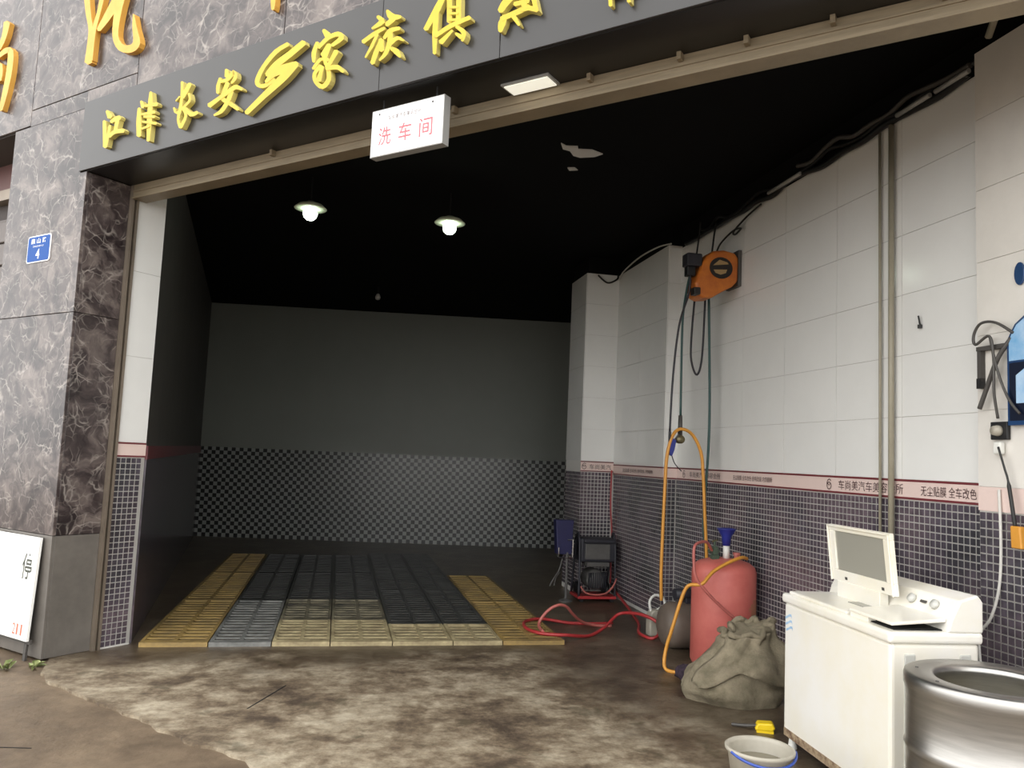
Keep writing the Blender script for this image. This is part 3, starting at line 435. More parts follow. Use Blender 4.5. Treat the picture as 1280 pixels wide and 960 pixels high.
# ================================================================ CEILING
cp = [front(-1.0, 0.3), front(7.6, 0.3), room(4.6, 14.6), room(-4.2, 15.0)]
ce = MB().plan([(p.x, p.y) for p in cp], 3.75, 3.95).build('ceiling', 'ceiling_black'); tag(ce, kind='structure')
fk = [(1.447, 5.46), (1.50, 5.50), (1.58, 5.48), (1.60, 5.53), (1.70, 5.51), (1.80, 5.56), (1.76, 5.63), (1.66, 5.68), (1.60, 5.66), (1.55, 5.58), (1.49, 5.56)]
MB().plan([tuple(room(s, t).xy) for s, t in fk], 3.742, 3.75).build('flaked_patch', 'paint_flake', ce)
fk = [(1.63, 5.92), (1.68, 5.90), (1.72, 5.94), (1.66, 5.97)]
MB().plan([tuple(room(s, t).xy) for s, t in fk], 3.742, 3.75).build('flaked_patch', 'paint_flake', ce)

# ================================================================ BACK AND LEFT WALLS
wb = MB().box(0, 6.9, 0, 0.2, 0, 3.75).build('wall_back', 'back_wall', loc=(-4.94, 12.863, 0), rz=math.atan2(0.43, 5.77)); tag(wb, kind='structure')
MB().box(0, 6.9, -0.012, 0, 0, 1.42).build('checker_dado', 'checker', wb)
lw0 = front(0.013, 0.611); lw1 = Vector((-4.94, 12.87, 0)); dl = (lw1 - lw0); ll = dl.length
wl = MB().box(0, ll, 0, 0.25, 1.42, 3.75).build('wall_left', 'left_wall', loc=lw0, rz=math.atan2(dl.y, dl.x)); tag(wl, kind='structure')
MB().box(0.02, ll, -0.01, 0.25, 0, 1.32).build('mosaic_dado', 'mosaic', wl)
MB().box(0.02, ll, -0.014, 0.25, 1.32, 1.42).build('border_strip', 'band_red', wl)

# ================================================================ RIGHT WALL
wr = MB()
wr.box(3.076, 3.5, 0.9, 3.37, 0, 3.62).box(3.136, 3.5, 3.37, 7.1, 0, 3.54).box(3.006, 3.5, 7.1, 8.5, 0, 3.56)
wr = wr.build('wall_right', 'panel_joint', rz=RA); tag(wr, kind='structure')
MB().box(3.14, 3.5, 3.37, 7.1, 3.54, 3.75).box(3.02, 3.5, 7.1, 8.5, 3.56, 3.75).box(3.1, 3.5, 0.9, 3.37, 3.62, 3.75).build('upper_strip', 'black_paint', wr)
pr = MB().box(2.626, 3.5, 8.506, 9.1, 0, 3.56).build('wall_pillar', 'panel_joint', rz=RA); tag(pr, kind='structure')
MB().box(2.64, 3.5, 8.52, 9.1, 3.56, 3.75).build('upper_strip', 'black_paint', pr)
wr2 = MB().box(3.7, 3.9, 9.1, 13.9, 0, 3.75).build('wall_recess', 'left_wall', rz=RA); tag(wr2, kind='structure')

P_ = 0.04; W_ = 0.0335; TH = 0.0016
def tile_mesh(name, d, n):
    m = MB(); bx_tile(m, 0, 0, 0, d, n); me_o = m.build(name, 'mosaic'); me = me_o.data; bpy.data.objects.remove(me_o); return me
def bx_tile(m, x, y, z, d, n):
    a = (x, y); b_ = (x + d[0] * W_, y + d[1] * W_); k = 0.0012
    q = []
    for (u, w, h) in ((0, 0, 0), (W_, 0, 0), (W_, W_, 0), (0, W_, 0), (k, k, TH), (W_ - k, k, TH), (W_ - k, W_ - k, TH), (k, W_ - k, TH)):
        q.append((x + d[0] * u + n[0] * h, y + d[1] * u + n[1] * h, z + w))
    m.add(q, [(4, 5, 6, 7), (0, 1, 5, 4), (1, 2, 6, 5), (2, 3, 7, 6), (3, 0, 4, 7)])
def mosaic_field(parent, p, d, n, length, rows, ztop=1.31, single=None, base='mosaic_field'):
    """tiles from ztop down; single(c, r) says which become objects of their own"""
    grout = MB(); q0 = p; q1 = (p[0] + d[0] * length, p[1] + d[1] * length)
    zb = ztop - rows * P_
    grout.add([(q0[0], q0[1], zb), (q1[0], q1[1], zb), (q1[0], q1[1], ztop), (q0[0], q0[1], ztop)], [(0, 1, 2, 3)])
    go = grout.build('grout', 'grout', parent)
    rest = MB(); me = None; c = 0
    while (c + 1) * P_ <= length + 0.006:
        for r in range(rows):
            x, y, z = p[0] + d[0] * (c * P_ + .003) + n[0] * .0005, p[1] + d[1] * (c * P_ + .003) + n[1] * .0005, ztop - (r + 1) * P_ + .003
            if single and single(c, r):
                if me is None: me = tile_mesh('mosaic_tile', d, n)
                o = bpy.data.objects.new('mosaic_tile', me); COL.objects.link(o); o.location = (x, y, z); o.parent = parent
            else: bx_tile(rest, x, y, z, d, n)
        c += 1
    if rest.v: tag(rest.build(base, 'mosaic', parent), kind='stuff')
# camera-near pilaster, main wall, stepped-out stretch, its end face, pillar front and side
mosaic_field(wr, (3.076, 3.37), (0, -1), (-1, 0), 2.2, 32, 1.29, lambda c, r: c < 7 and r < 20)
mosaic_field(wr, (3.136, 7.1), (0, -1), (-1, 0), 3.73, 32, 1.31, lambda c, r: c >= 77 and r < 10)
mosaic_field(wr, (3.006, 8.5), (0, -1), (-1, 0), 1.4, 32, 1.31)
mosaic_field(wr, (3.006, 7.1), (1, 0), (0, -1), 0.13, 32, 1.31)
mosaic_field(pr, (2.626, 8.506), (1, 0), (0, -1), 0.374, 32, 1.33)
mosaic_field(pr, (2.626, 9.1), (0, -1), (-1, 0), 0.594, 32, 1.33)

def wall_panels(parent, p, d, n, length, z0, z1, w, h, m='white_panel', off=0.0):
    """large glazed wall tiles, each a piece of its own, butt-jointed"""
    z = z0
    while z < z1 - 0.02:
        zt = min(z + h, z1); a = off
        first = True
        while a < length - 0.01:
            b_ = min(a + w, length)
            g = 0.0016; th = 0.006 + random.uniform(0, 0.0012)
            mm = MB(); q = []
            for u, v in ((a + g, z + g), (b_ - g, z + g), (b_ - g, zt - g), (a + g, zt - g)):
                q.append((p[0] + d[0] * u, p[1] + d[1] * u, v))
            q += [(x + n[0] * th, y + n[1] * th, v) for x, y, v in q]
            mm.add(q, [(4, 5, 6, 7), (0, 1, 5, 4), (1, 2, 6, 5), (2, 3, 7, 6), (3, 0, 4, 7)])
            mm.build('wall_panel', m, parent)
            a = b_
        z = zt
wall_panels(wr, (3.076, 3.37), (0, -1), (-1, 0), 1.8, 1.41, 3.62, 0.6, 0.37, 'white_panel_old')
wall_panels(wr, (3.136, 7.1), (0, -1), (-1, 0), 3.73, 1.425, 3.54, 0.622, 0.3525)
wall_panels(wr, (3.006, 8.5), (0, -1), (-1, 0), 1.4, 1.425, 3.56, 0.7, 0.356)
wall_panels(wr, (3.006, 7.1), (1, 0), (0, -1), 0.13, 1.425, 3.54, 0.13, 0.3525)
wall_panels(pr, (2.626, 8.506), (1, 0), (0, -1), 0.38, 1.45, 3.56, 0.38, 0.352)
wall_panels(pr, (2.626, 9.1), (0, -1), (-1, 0), 0.594, 1.45, 3.56, 0.6, 0.352)

def band(parent, p, d, n, length, z0, z1):
    m = MB()
    def strip(za, zb, th, mi):
        q = [(p[0] + d[0] * u, p[1] + d[1] * u, v) for u, v in ((0, za), (length, za), (length, zb), (0, zb))]
        q += [(x + n[0] * th, y + n[1] * th, v) for x, y, v in q]
        m.add(q, [(4, 5, 6, 7), (0, 1, 5, 4), (1, 2, 6, 5), (2, 3, 7, 6), (3, 0, 4, 7)], mi)
    strip(z0, z1, 0.006, 0); strip(z0, z0 + 0.012, 0.0075, 1); strip(z1 - 0.012, z1, 0.0075, 1)
    return m.build('border_strip', ['band_cream', 'band_red'], parent)
bs3 = band(wr, (3.136, 7.1), (0, -1), (-1, 0), 3.73, 1.315, 1.425)
bs2 = band(wr, (3.006, 8.5), (0, -1), (-1, 0), 1.4, 1.315, 1.425)
bse = band(wr, (3.006, 7.1), (1, 0), (0, -1), 0.13, 1.315, 1.425)
bsp = band(pr, (2.62, 8.506), (1, 0), (0, -1), 0.38, 1.335, 1.45)
MB().box(3.069, 3.076, 0.9, 3.37, 1.295, 1.41).build('plain_strip', 'band_cream', wr)
def six_logo(parent, P, x, z):
    """round emblem shaped like a ring with a hook, flat print"""
    M = frame_mat(P, x, z); m = MB()
    def ribbon(pts, w):
        n_ = len(pts)
        for k in range(n_ - 1):
            a, c = Vector(pts[k]), Vector(pts[k + 1]); t_ = (c - a).normalized() * 0.002; nn_ = Vector((-(c - a).y, (c - a).x)).normalized() * w / 2
            q = [a - t_ - nn_, c + t_ - nn_, c + t_ + nn_, a - t_ + nn_]
            m.add([M @ Vector((v.x, v.y, 0.0006)) for v in q], [(0, 1, 2, 3)])
    ribbon([(0.022 * math.cos(a * math.pi / 10), -0.008 + 0.022 * math.sin(a * math.pi / 10)) for a in range(21)], 0.006)
    ribbon([(-0.022, -0.006), (-0.022, 0.012), (-0.012, 0.029), (0.004, 0.034), (0.019, 0.026)], 0.006)
    ribbon([(-0.014, 0.004), (0.0, -0.006), (0.014, 0.006)], 0.005)
    m.build('emblem', 'print_dark', parent)
S3 = 3.1285
def wall_text(parent, body, t0, t1, z, h, s=S3, bold=0.0):
    text_fit('lettering', body, 'print_dark', parent, frame_mat((s, t0, z), (0, -1, 0), (0, 0, 1)), t0 - t1, h, bold=bold)
LINE = '车尚美汽车美容会所'; LIST = '无尘贴膜 全车改色 音响改装 内饰翻新'
six_logo(bs3, (S3, 4.68, 1.368), (0, -1, 0), (0, 0, 1)); wall_text(bs3, LINE, 4.58, 3.98, 1.34, 0.06)
wall_text(bs3, '无尘贴膜 全车改色 音', 3.84, 3.385, 1.34, 0.055)
wall_text(bs3, LIST, 5.98, 5.38, 1.35, 0.04)
six_logo(bs3, (S3, 6.92, 1.368), (0, -1, 0), (0, 0, 1)); wall_text(bs3, LINE, 6.8, 6.2, 1.345, 0.05)
wall_text(bs2, LIST, 8.2, 7.35, 1.35, 0.04, s=2.9985)
six_logo(bsp, (2.66, 8.4985, 1.392), (1, 0, 0), (0, 0, 1))
text_fit('lettering', '车尚美汽', 'print_dark', bsp, frame_mat((2.72, 8.4985, 1.362), (1, 0, 0), (0, 0, 1)), 0.25, 0.055)

# ================================================================ STREET FRONT
FZ = FO
wf = MB().box(-1.03, 7.9, 0.02, 0.36, 3.31, 7.4).box(-6, -1.03, 0.02, 0.36, 3.765, 7.4).box(-6, -1.03, 0.42, 0.6, 3.31, 3.8).box(6.92, 7.9, 0.02, 0.6, 0, 3.31).box(-1.0, 7.4, 0.36, 0.5, 3.31, 3.76)
wf = wf.build('wall_front', 'grout_dark', loc=FO, rz=FA); tag(wf, kind='structure')
MB().box(0.0, 6.92, -0.0, 0.36, 3.296, 3.308).build('soffit', 'soffit', wf)
ej = [-4.9, -3.54, -2.18, -0.82, 0.5, 1.9, 3.26, 4.62, 5.98, 7.34]
zj = [3.80, 4.98, 6.16, 7.34]
for a in range(len(ej) - 1):
    for c in range(3):
        z0 = zj[c]
        if c == 0 and ej[a + 1] <= -0.8: z0 = 3.77
        if c == 0 and a == 3: z0 = 3.89
        MB().box(ej[a] + .003, ej[a + 1] - .003, -0.004, 0.02, z0 + .003, zj[c + 1] - .003).build('slab', 'marble', wf, bevel=0.002, seg=1)
MB().box(-0.076, 0.497, -0.004, 0.02, 3.803, 3.887).build('slab', 'marble', wf)
# neighbour's recessed shop front left of the pillar
ns = MB().box(-6, -1.03, 0.42, 0.6, 0, 3.31).build('wall_shop', 'shop_grey', loc=FO, rz=FA); tag(ns, kind='structure')
MB().box(-6, -1.03, 0.36, 0.42, 3.53, 3.765).build('red_beam', 'shop_red', wf)
MB().box(-6, -1.03, 0.33, 0.42, 3.44, 3.53).build('pale_rail', 'track_metal', wf)
for k in range(16):
    MB().box(-6, -1.03, 0.395, 0.42, 0.1 + k * 0.2, 0.1 + k * 0.2 + 0.185).build('shutter_slat', 'shop_grey', ns, bevel=0.006, seg=1)

# pillar at the opening
pl = MB().box(-1.01, -0.02, 0.02, 0.6, 0, 3.3).build('wall_pier', 'grout_dark', loc=FO, rz=FA); tag(pl, kind='structure')
for z0, z1, m in ((0.0, 0.80, 'grey_stone'), (0.80, 2.31, 'marble'), (2.31, 3.885, 'marble')):
    x0 = -0.82 if z1 > 3.5 else -1.03
    MB().box(-1.03, -0.0 if z1 < 3.5 else -0.079, -0.004, 0.02, z0 + .002, min(z1, 3.765) - .002).build('slab', m, pl, bevel=0.002, seg=1)
    if z1 > 3.5: MB().box(-0.079, -0.0, -0.004, 0.02, z0 + .002, 3.294).build('slab', m, pl); MB().box(-0.817, -0.079, -0.0035, 0.019, 3.765, 3.886).build('slab', m, pl)
    MB().box(-0.02, 0.0, 0.02, 0.325, z0 + .002, min(z1, 3.294) - .002).build('slab', m, pl, bevel=0.002, seg=1)
    MB().box(-1.03, -1.01, 0.02, 0.42, z0 + .002, min(z1, 3.3) - .002).build('slab', m, pl)
# shutter guide rail and the bottom rail of the rolled-up shutter
tr = MB().box(-0.01, 0.035, 0.326, 0.345, 0, 3.30).box(-0.01, 0.035, 0.362, 0.38, 0, 3.30).box(-0.015, 0.0, 0.326, 0.38, 0, 3.30)
tag(tr.build('trim_1', 'track_metal', loc=FO, rz=FA), kind='structure')
bm = MB().box(0.04, 6.9, 0.325, 0.42, 3.195, 3.294).box(0.04, 6.9, 0.315, 0.43, 3.19, 3.205).box(0.04, 6.9, 0.319, 0.325, 3.24, 3.25)
bmo = bm.build('trim_2', 'shutter_metal', loc=FO, rz=FA); tag(bmo, kind='structure')
for e_ in (1.5, 2.9, 3.7, 4.15, 4.45, 4.8, 5.2):
    MB().box(e_, e_ + 0.02, 0.29, 0.325, 3.26, 3.296).build('bracket', 'shutter_metal', bmo)
# jamb inside the guide: glazed panels, border, mosaic
jb = MB().box(-0.02, 0.012, 0.38, 0.61, 0, 3.75).build('wall_jamb', 'panel_joint', loc=FO, rz=FA); tag(jb, kind='structure')
mosaic_field(jb, (0.012, 0.385), (0, 1), (1, 0), 0.225, 33, 1.33)
wall_panels(jb, (0.012, 0.385), (0, 1), (1, 0), 0.225, 1.44, 3.3, 0.225, 0.62, 'white_panel')
q = MB().box(0.012, 0.018, 0.385, 0.61, 1.335, 1.44, 0).box(0.012, 0.0195, 0.385, 0.61, 1.335, 1.347, 1).box(0.012, 0.0195, 0.385, 0.61, 1.428, 1.44, 1)
q.build('border_strip', ['band_cream', 'band_red'], jb)

# ---- fascia sign with raised yellow characters
fs = empty('fascia_sign', front(-0.079, 0, 3.30), FA)
tag(fs, 'long dark grey fascia board with raised yellow brush characters above the opening', 'sign')
def fb(): return MB()
cuts = [-0.079, 2.66, 3.40, 4.85, 6.92]
for k in range(4):
    fb().box(cuts[k] + .079 + .0015, cuts[k + 1] + .079 - .0015, -0.018, 0.02, 0, 0.498).build('sign_panel', 'fascia_panel', fs, bevel=0.002, seg=1)
def glyph(name, strokes, mats, parent, off, y0, y1):
    m = MB()
    for k, (n_, pts) in enumerate(strokes):
        P2 = [(x + off[0], z + off[1]) for x, z in pts]
        dy = -0.0007 * k
        L = P2[1:1 + n_]; Q = P2[2 + n_:][::-1]
        def put(poly):
            m.prism(poly, y0 + dy, y1, 0, 1)
        # as a strip of quads sharing one outline: front quads plus outer walls
        o = len(m.v); idx = {}
        allp = [P2[0]] + L + [P2[1 + n_]] + Q
        N_ = len(allp)
        m.v += [(x, y0 + dy, z) for x, z in allp] + [(x, y1, z) for x, z in allp]
        iL = list(range(1, 1 + n_)); iE = 1 + n_; iQ = list(range(2 + n_, 2 + 2 * n_))
        fr = [(0, iL[0], iQ[0])] + [(iL[j], iL[j + 1], iQ[j + 1], iQ[j]) for j in range(n_ - 1)] + [(iL[-1], iE, iQ[-1])]
        ar = sum(allp[a][0] * allp[c][1] - allp[c][0] * allp[a][1] for a, c in zip(iL + iQ[::-1], (iL + iQ[::-1])[1:] + [iL[0]]))
        for f_ in fr:
            m.f.append(tuple(o + v for v in (f_ if ar > 0 else f_[::-1]))); m.m.append(0)
        ring = [0] + iL + [iE] + iQ[::-1]
        if ar < 0: ring = ring[::-1]
        for j in range(len(ring)):
            a, c = ring[j], ring[(j + 1) % len(ring)]
            m.f.append((o + c, o + a, o + N_ + a, o + N_ + c)); m.m.append(1)
    return m.build(name, mats, parent)
for k, st in FASCIA_GLYPHS.items():
    glyph('logo_mark' if k == 'logo' else 'raised_character', st, ['letter_face', 'letter_side'], fs, (0.079, -3.30), -0.048, -0.018)
BIG = {'qi': 'large golden brush character with a curling hook on the marble above the grey fascia',
       'shang': 'large golden brush character cut off at the left edge of the marble front',
       'che': 'tip of a golden brush stroke above the yellow looped emblem on the fascia'}
for k, st in FACADE_GLYPHS.items():
    xs = [p[0] for _, P2 in st for p in P2]; zs = [p[1] for _, P2 in st for p in P2]
    o = glyph('wall_character', st, ['gilt_face', 'gilt_side'], None, (-min(xs), -min(zs)), -0.04, -0.004)
    o.location = front(min(xs), 0, min(zs)); o.rotation_euler = (0, 0, FA)
    tag(o, BIG[k], 'sign', 'golden characters on the marble front')

# ---- hanging light box sign
lb = empty('light_box_sign', front(2.568, 0.05, 2.985), FA); tag(lb, 'white light box sign with faint red characters hanging under the soffit', 'sign')
MB().box(0, 0.465, 0.0, 0.05, 0, 0.245).build('box_body', 'sign_white', lb, bevel=0.003, seg=1)
MB().box(-0.004, 0.469, 0.004, 0.054, -0.004, 0.249).build('metal_edge', 'conduit', lb)
Mx = lambda x, z: frame_mat((x, -0.0006, z), (1, 0, 0), (0, 0, 1))
text_fit('lettering', '车尚美汽车美容会所', 'print_dark', lb, Mx(0.11, 0.178), 0.22, 0.028)
for k, ch in enumerate('洗车间'): text_fit('lettering', ch, 'print_red', lb, Mx(0.05 + k * 0.135, 0.05), 0.085, 0.098, bold=0.012)
for x in (0.05, 0.40):
    MB().tube([(x, -0.002, 0.222), (x, 0.002, 0.222)], 0.006, 8, 1).build('screw', 'cable_grey', lb)
    MB().tube([(x, 0.03, 0.245), (x, 0.03, 0.312)], 0.004, 6, 1).build('hanger', 'cable_black', lb)
# ---- flush lamp in the soffit
sl = empty('soffit_lamp', front(3.27, 0.20, 3.285), FA); tag(sl, 'small flat rectangular lamp fixed under the black soffit', 'lamp')
MB().box(0, 0.27, 0, 0.12, 0, 0.011).build('housing', 'conduit', sl); MB().box(0.012, 0.258, 0.012, 0.108, -0.005, 0.0).build('diffuser', 'tube_glow', sl)

# ---- house number plate
hp = empty('house_number_plate', front(-0.672, -0.006, 2.70), FA); tag(hp, 'small blue enamel house number plate reading 4 on the marble pier', 'sign')
def rrect(x0, x1, z0, z1, r):
    pts = []
    for cx, cz, a0 in ((x1 - r, z1 - r, 0), (x0 + r, z1 - r, 90), (x0 + r, z0 + r, 180), (x1 - r, z0 + r, 270)):
        for k in range(4): a = R(a0 + k * 30); pts.append((cx + r * math.cos(a), cz + r * math.sin(a)))
    return pts
MB().prism(rrect(0, 0.305, 0, 0.198, 0.02), -0.004, 0.002).build('white_rim', 'print_white', hp)
MB().prism(rrect(0.009, 0.296, 0.008, 0.19, 0.016), -0.006, -0.003).build('blue_field', 'plate_blue', hp)
My = lambda x, z: frame_mat((x, -0.0062, z), (1, 0, 0), (0, 0, 1))
for k, ch in enumerate('鼎山路'): text_fit('lettering', ch, 'print_white', hp, My(0.05 + k * 0.075, 0.138), 0.05, 0.038, bold=0.02)
text_fit('lettering', 'DINGSHAN LU', 'print_white', hp, My(0.08, 0.112), 0.14, 0.013)
text_fit('lettering', '4', 'print_white', hp, My(0.125, 0.025), 0.05, 0.072, bold=0.02)

# ---- leaning notice board
nb = empty('notice_board', front(-0.63, -0.075, -0.016), FA); tag(nb, 'white notice board with one dark character leaning against the foot of the pier', 'board')
TL = Matrix.Rotation(R(-2.5), 4, 'X')
MB().box(0, 0.555, 0, 0.02, 0.13, 0.80, M=TL).build('panel', 'board_white', nb, bevel=0.002, seg=1)
MB().box(-0.01, 0.565, 0.021, 0.036, 0.11, 0.14, M=TL).box(0.02, 0.05, 0.021, 0.036, 0, 0.8, M=TL).box(0.5, 0.53, 0.021, 0.036, 0, 0.8, M=TL).build('frame', 'cable_grey', nb)
text_fit('lettering', '停', 'ink_grey', nb, TL @ frame_mat((0.385, -0.0007, 0.52), (1, 0, 0), (0, 0, 1)), 0.12, 0.17, bold=0.01)
for k, ch in enumerate('211'): text_fit('lettering', ch, 'ink_red', nb, TL @ frame_mat((0.37 + k * 0.05, -0.0007, 0.16), (1, 0, 0), (0, 0, 1)), 0.035 if k == 0 else 0.018, 0.07)
# ---- weeds at the pier's foot
for k in range(3):
    w_ = MB(); rr = random.Random(k)
    for j in range(9):
        a = rr.uniform(0, 6.28); l = rr.uniform(0.05, 0.13); wd = rr.uniform(0.012, 0.022); up = rr.uniform(0.3, 1.2)
        d = Vector((math.cos(a), math.sin(a), up)).normalized(); sd = Vector((-math.sin(a), math.cos(a), 0)) * wd
        b0 = Vector((rr.uniform(-.02, .02), rr.uniform(-.02, .02), 0)); m1 = b0 + d * l * .55; tip = b0 + d * l - Vector((0, 0, l * .25))
        w_.add([b0, m1 - sd, tip, m1 + sd], [(0, 1, 2), (0, 2, 3)])
    e_, i_ = [(0.0, -0.22), (0.09, -0.10), (-0.2, -0.24)][k]
    o = w_.build('weed_tuft', 'leaf', loc=front(e_, i_, -0.016), rz=k)
    tag(o, ['green weed tuft in the middle below the white notice board', 'small green weed tuft nearest the corner of the pier', 'green weed tuft furthest left below the white notice board'][k], 'weed', 'weeds at the foot of the pier')

# ================================================================ FLOOR GRATES
GS = [-1.30, -0.83, -0.39, 0.03, 0.49, 0.95, 1.34, 1.84]
PLACE = ['in the left yellow row', 'in the grey row beside the left yellow row', 'in the third row from the left', 'in the middle row',
         'in the fifth row from the left', 'in the row beside the right yellow row', 'in the right yellow row']
def make_grate(w, l, m, s, t, label):
    g = empty('floor_grate', room(s + w / 2, t, 0), RA)
    x0, x1 = -w / 2 + 0.004, w / 2 - 0.004
    MB().box(x0, x0 + .025, 0.004, l - .004, 0, .032).box(x1 - .025, x1, 0.004, l - .004, 0, .032).box(x0 + .025, x1 - .025, 0.004, .03, 0, .032) \
        .box(x0 + .025, x1 - .025, l - .03, l - .004, 0, .032).box(-.014, .014, .03, l - .03, 0, .0315).build('frame', m, g)
    sl = MB(); k = .045
    while k + .065 < l - .03:
        sl.box(x0 + .025, -.014, k, k + .05, .022, .03).box(.014, x1 - .025, k, k + .05, .022, .03); k += .106
    tag(sl.build('slats', m, g), kind='stuff')
    tag(g, label, 'grate', 'floor grates of the wash bay')
NTH = ['frontmost', 'second', 'third', 'rearmost']
MT = ['grate_yellow', 'grate_steel', 'grate_tan', 'grate_tan', 'grate_tan', 'grate_tan', 'grate_yellow']
for c in range(7):
    w = GS[c + 1] - GS[c]
    rows = [(6.22, 1.68), (7.9, 1.68)] + ([(9.58, 1.68)] if c != 6 else []) if c not in (4, 5) else [(6.22, 0.64), (6.86, 1.64), (8.5, 1.64), (10.14, 1.42)]
    if c in (2, 3): rows = [(6.22, 0.80), (7.02, 0.95), (7.97, 1.68), (9.65, 1.61)]
    for r, (t0, l) in enumerate(rows):
        m = MT[c]
        if c in (1, 2, 3) and r >= 1: m = 'grate_wet'
        if c in (2, 3) and r == 1: m = 'grate_stained'
        if c in (4, 5) and r >= 1: m = 'grate_wet'
        nth = 'rearmost' if r == len(rows) - 1 else NTH[r]
        kind = {'grate_yellow': 'yellow plastic', 'grate_steel': 'grey steel', 'grate_tan': 'tan slatted', 'grate_wet': 'dark wet', 'grate_stained': 'dark-stained tan'}[m]
        make_grate(w, l, m, GS[c], t0, '%s floor grate, %s %s' % (kind, nth, PLACE[c]))

# ================================================================ PENDANT LAMPS
def lamp(s, t, label):
    g = empty('pendant_lamp', room(s, t, 3.375), RA); tag(g, label, 'lamp', 'white pendant lamps')
    MB().lathe([(0.03, 0.10), (0.132, 0.098), (0.136, 0.102), (0.10, 0.135), (0.045, 0.155), (0.028, 0.165), (0.0, 0.166)], 28).build('lamp_shade', 'lamp_shade', g, smooth=True)
    MB().lathe([(0.0, 0.0), (0.03, 0.006), (0.052, 0.028), (0.06, 0.058), (0.056, 0.085), (0.04, 0.104), (0.0, 0.105)], 20).build('bulb', 'bulb', g, smooth=True)
    MB().tube([(0, 0, 0.16), (0, 0, 0.375)], 0.006, 6, 1).build('cord', 'cable_black', g)
ub = empty('bare_bulb', room(0.41, 11.2, 3.56), RA); tag(ub, 'small unlit bulb hanging at the back of the black ceiling', 'lamp')
MB().lathe([(0.0, 0.0), (0.03, 0.012), (0.038, 0.04), (0.028, 0.07), (0.016, 0.09), (0.0, 0.092)], 14).build('bulb_glass', 'cable_white', ub, smooth=True)
MB().tube([(0, 0, 0.085), (0, 0, 0.19)], 0.012, 8, 1).build('holder', 'black_plastic', ub)
lamp(-0.355, 6.85, 'lit white pendant lamp with saucer shade, left of the two under the black ceiling')
lamp(0.835, 6.85, 'lit white pendant lamp with saucer shade, right of the two under the black ceiling')

# ================================================================ WASHING MACHINE
wm = empty('washing_machine', room(2.315, 3.024), RA - R(4.6)); tag(wm, 'old white twin tub washing machine with its lid open by the mosaic wall', 'washing machine')
MB().box(0, 0.41, 0, 0.95, 0.075, 0.745).build('body', 'appliance_white', wm, bevel=0.018, seg=3)
tc_ = MB().box(-0.012, 0.422, -0.012, 0.962, 0.742, 0.792)
tc_.build('top_cover', 'appliance_white', wm, bevel=0.016, seg=3)
MB().box(0.01, 0.27, 0.36, 0.92, 0.790, 0.808).build('wash_deck', 'appliance_white', wm, bevel=0.008)
MB().box(0.16, 0.28, 0.36, 0.60, 0.806, 0.811).build('tub_cover', 'lid_window', wm)
MB().box(0.035, 0.27, 0.03, 0.33, 0.790, 0.797).build('spin_gap_shade', 'dark_gap', wm)  # near-black sheet, paints the shade in the gap under the spin lid
sp = MB().prism([(0.015, 0.812), (0.015, 0.826), (0.265, 0.846), (0.265, 0.83)], 0.015, 0.345).build('spin_lid', 'appliance_white', wm, bevel=0.005)
MB().box(0.02, 0.06, 0.20, 0.345, 0.79, 0.813).build('lid_rest', 'appliance_white', wm, bevel=0.004)
con = MB().prism([(0.255, 0.79), (0.27, 0.84), (0.315, 0.925), (0.40, 0.95), (0.422, 0.92), (0.422, 0.79)], -0.008, 0.958).build('console', 'appliance_white', wm, bevel=0.008)
for y in (0.12, 0.28, 0.62): 
    M_ = Matrix.Translation((0.291, y, 0.885)) @ Matrix.Rotation(R(-57), 4, 'Y')
    k_ = MB().lathe([(0.022, 0), (0.020, 0.016), (0.0, 0.017)], 14); k_.v = [tuple(M_ @ Vector(p)) for p in k_.v]; k_.build('knob', 'appliance_grey', wm, smooth=True)
M_ = Matrix.Translation((0.29, 0.20, 0.885)) @ Matrix.Rotation(R(33), 4, 'Y')
MB().box(-0.004, 0.0, -0.02, 0.02, -0.006, 0.006, M=M_).build('badge', 'cable_grey', wm)
# open wash lid: frame and grey window
LT = Matrix.Translation((0.235, 0, 0.885)) @ Matrix.Rotation(R(-6), 4, 'Y')
lf = MB(); y0, y1, h = 0.31, 0.86, 0.29; bw = 0.058
lf.box(-.012, .012, y0, y1, 0, bw, M=LT).box(-.012, .012, y0, y1, h - .03, h, M=LT).box(-.012, .012, y0, y0 + bw, bw, h - .03, M=LT).box(-.012, .012, y1 - bw, y1, bw, h - .03, M=LT)
lf.box(-.022, -.012, y0, y1, h - .01, h, M=LT).box(-.022, -.012, y1 - .012, y1, 0, h, M=LT).box(-.022, -.012, y0, y0 + .012, 0, h, M=LT)
lo = lf.build('wash_lid', 'appliance_white', wm, bevel=0.003, seg=1)
MB().box(-.004, .004, y0 + bw, y1 - bw, bw, h - .03, M=LT).build('lid_window', 'lid_window', lo)
MB().box(0.215, 0.262, 0.42, 0.80, 0.80, 0.888).build('hinge_block', 'appliance_white', wm, bevel=0.004)
for y in (0.36, 0.68): MB().box(-.014, -.0115, y + .03, y + .05, .016, .03, M=LT).build('screw', 'cable_grey', wm)
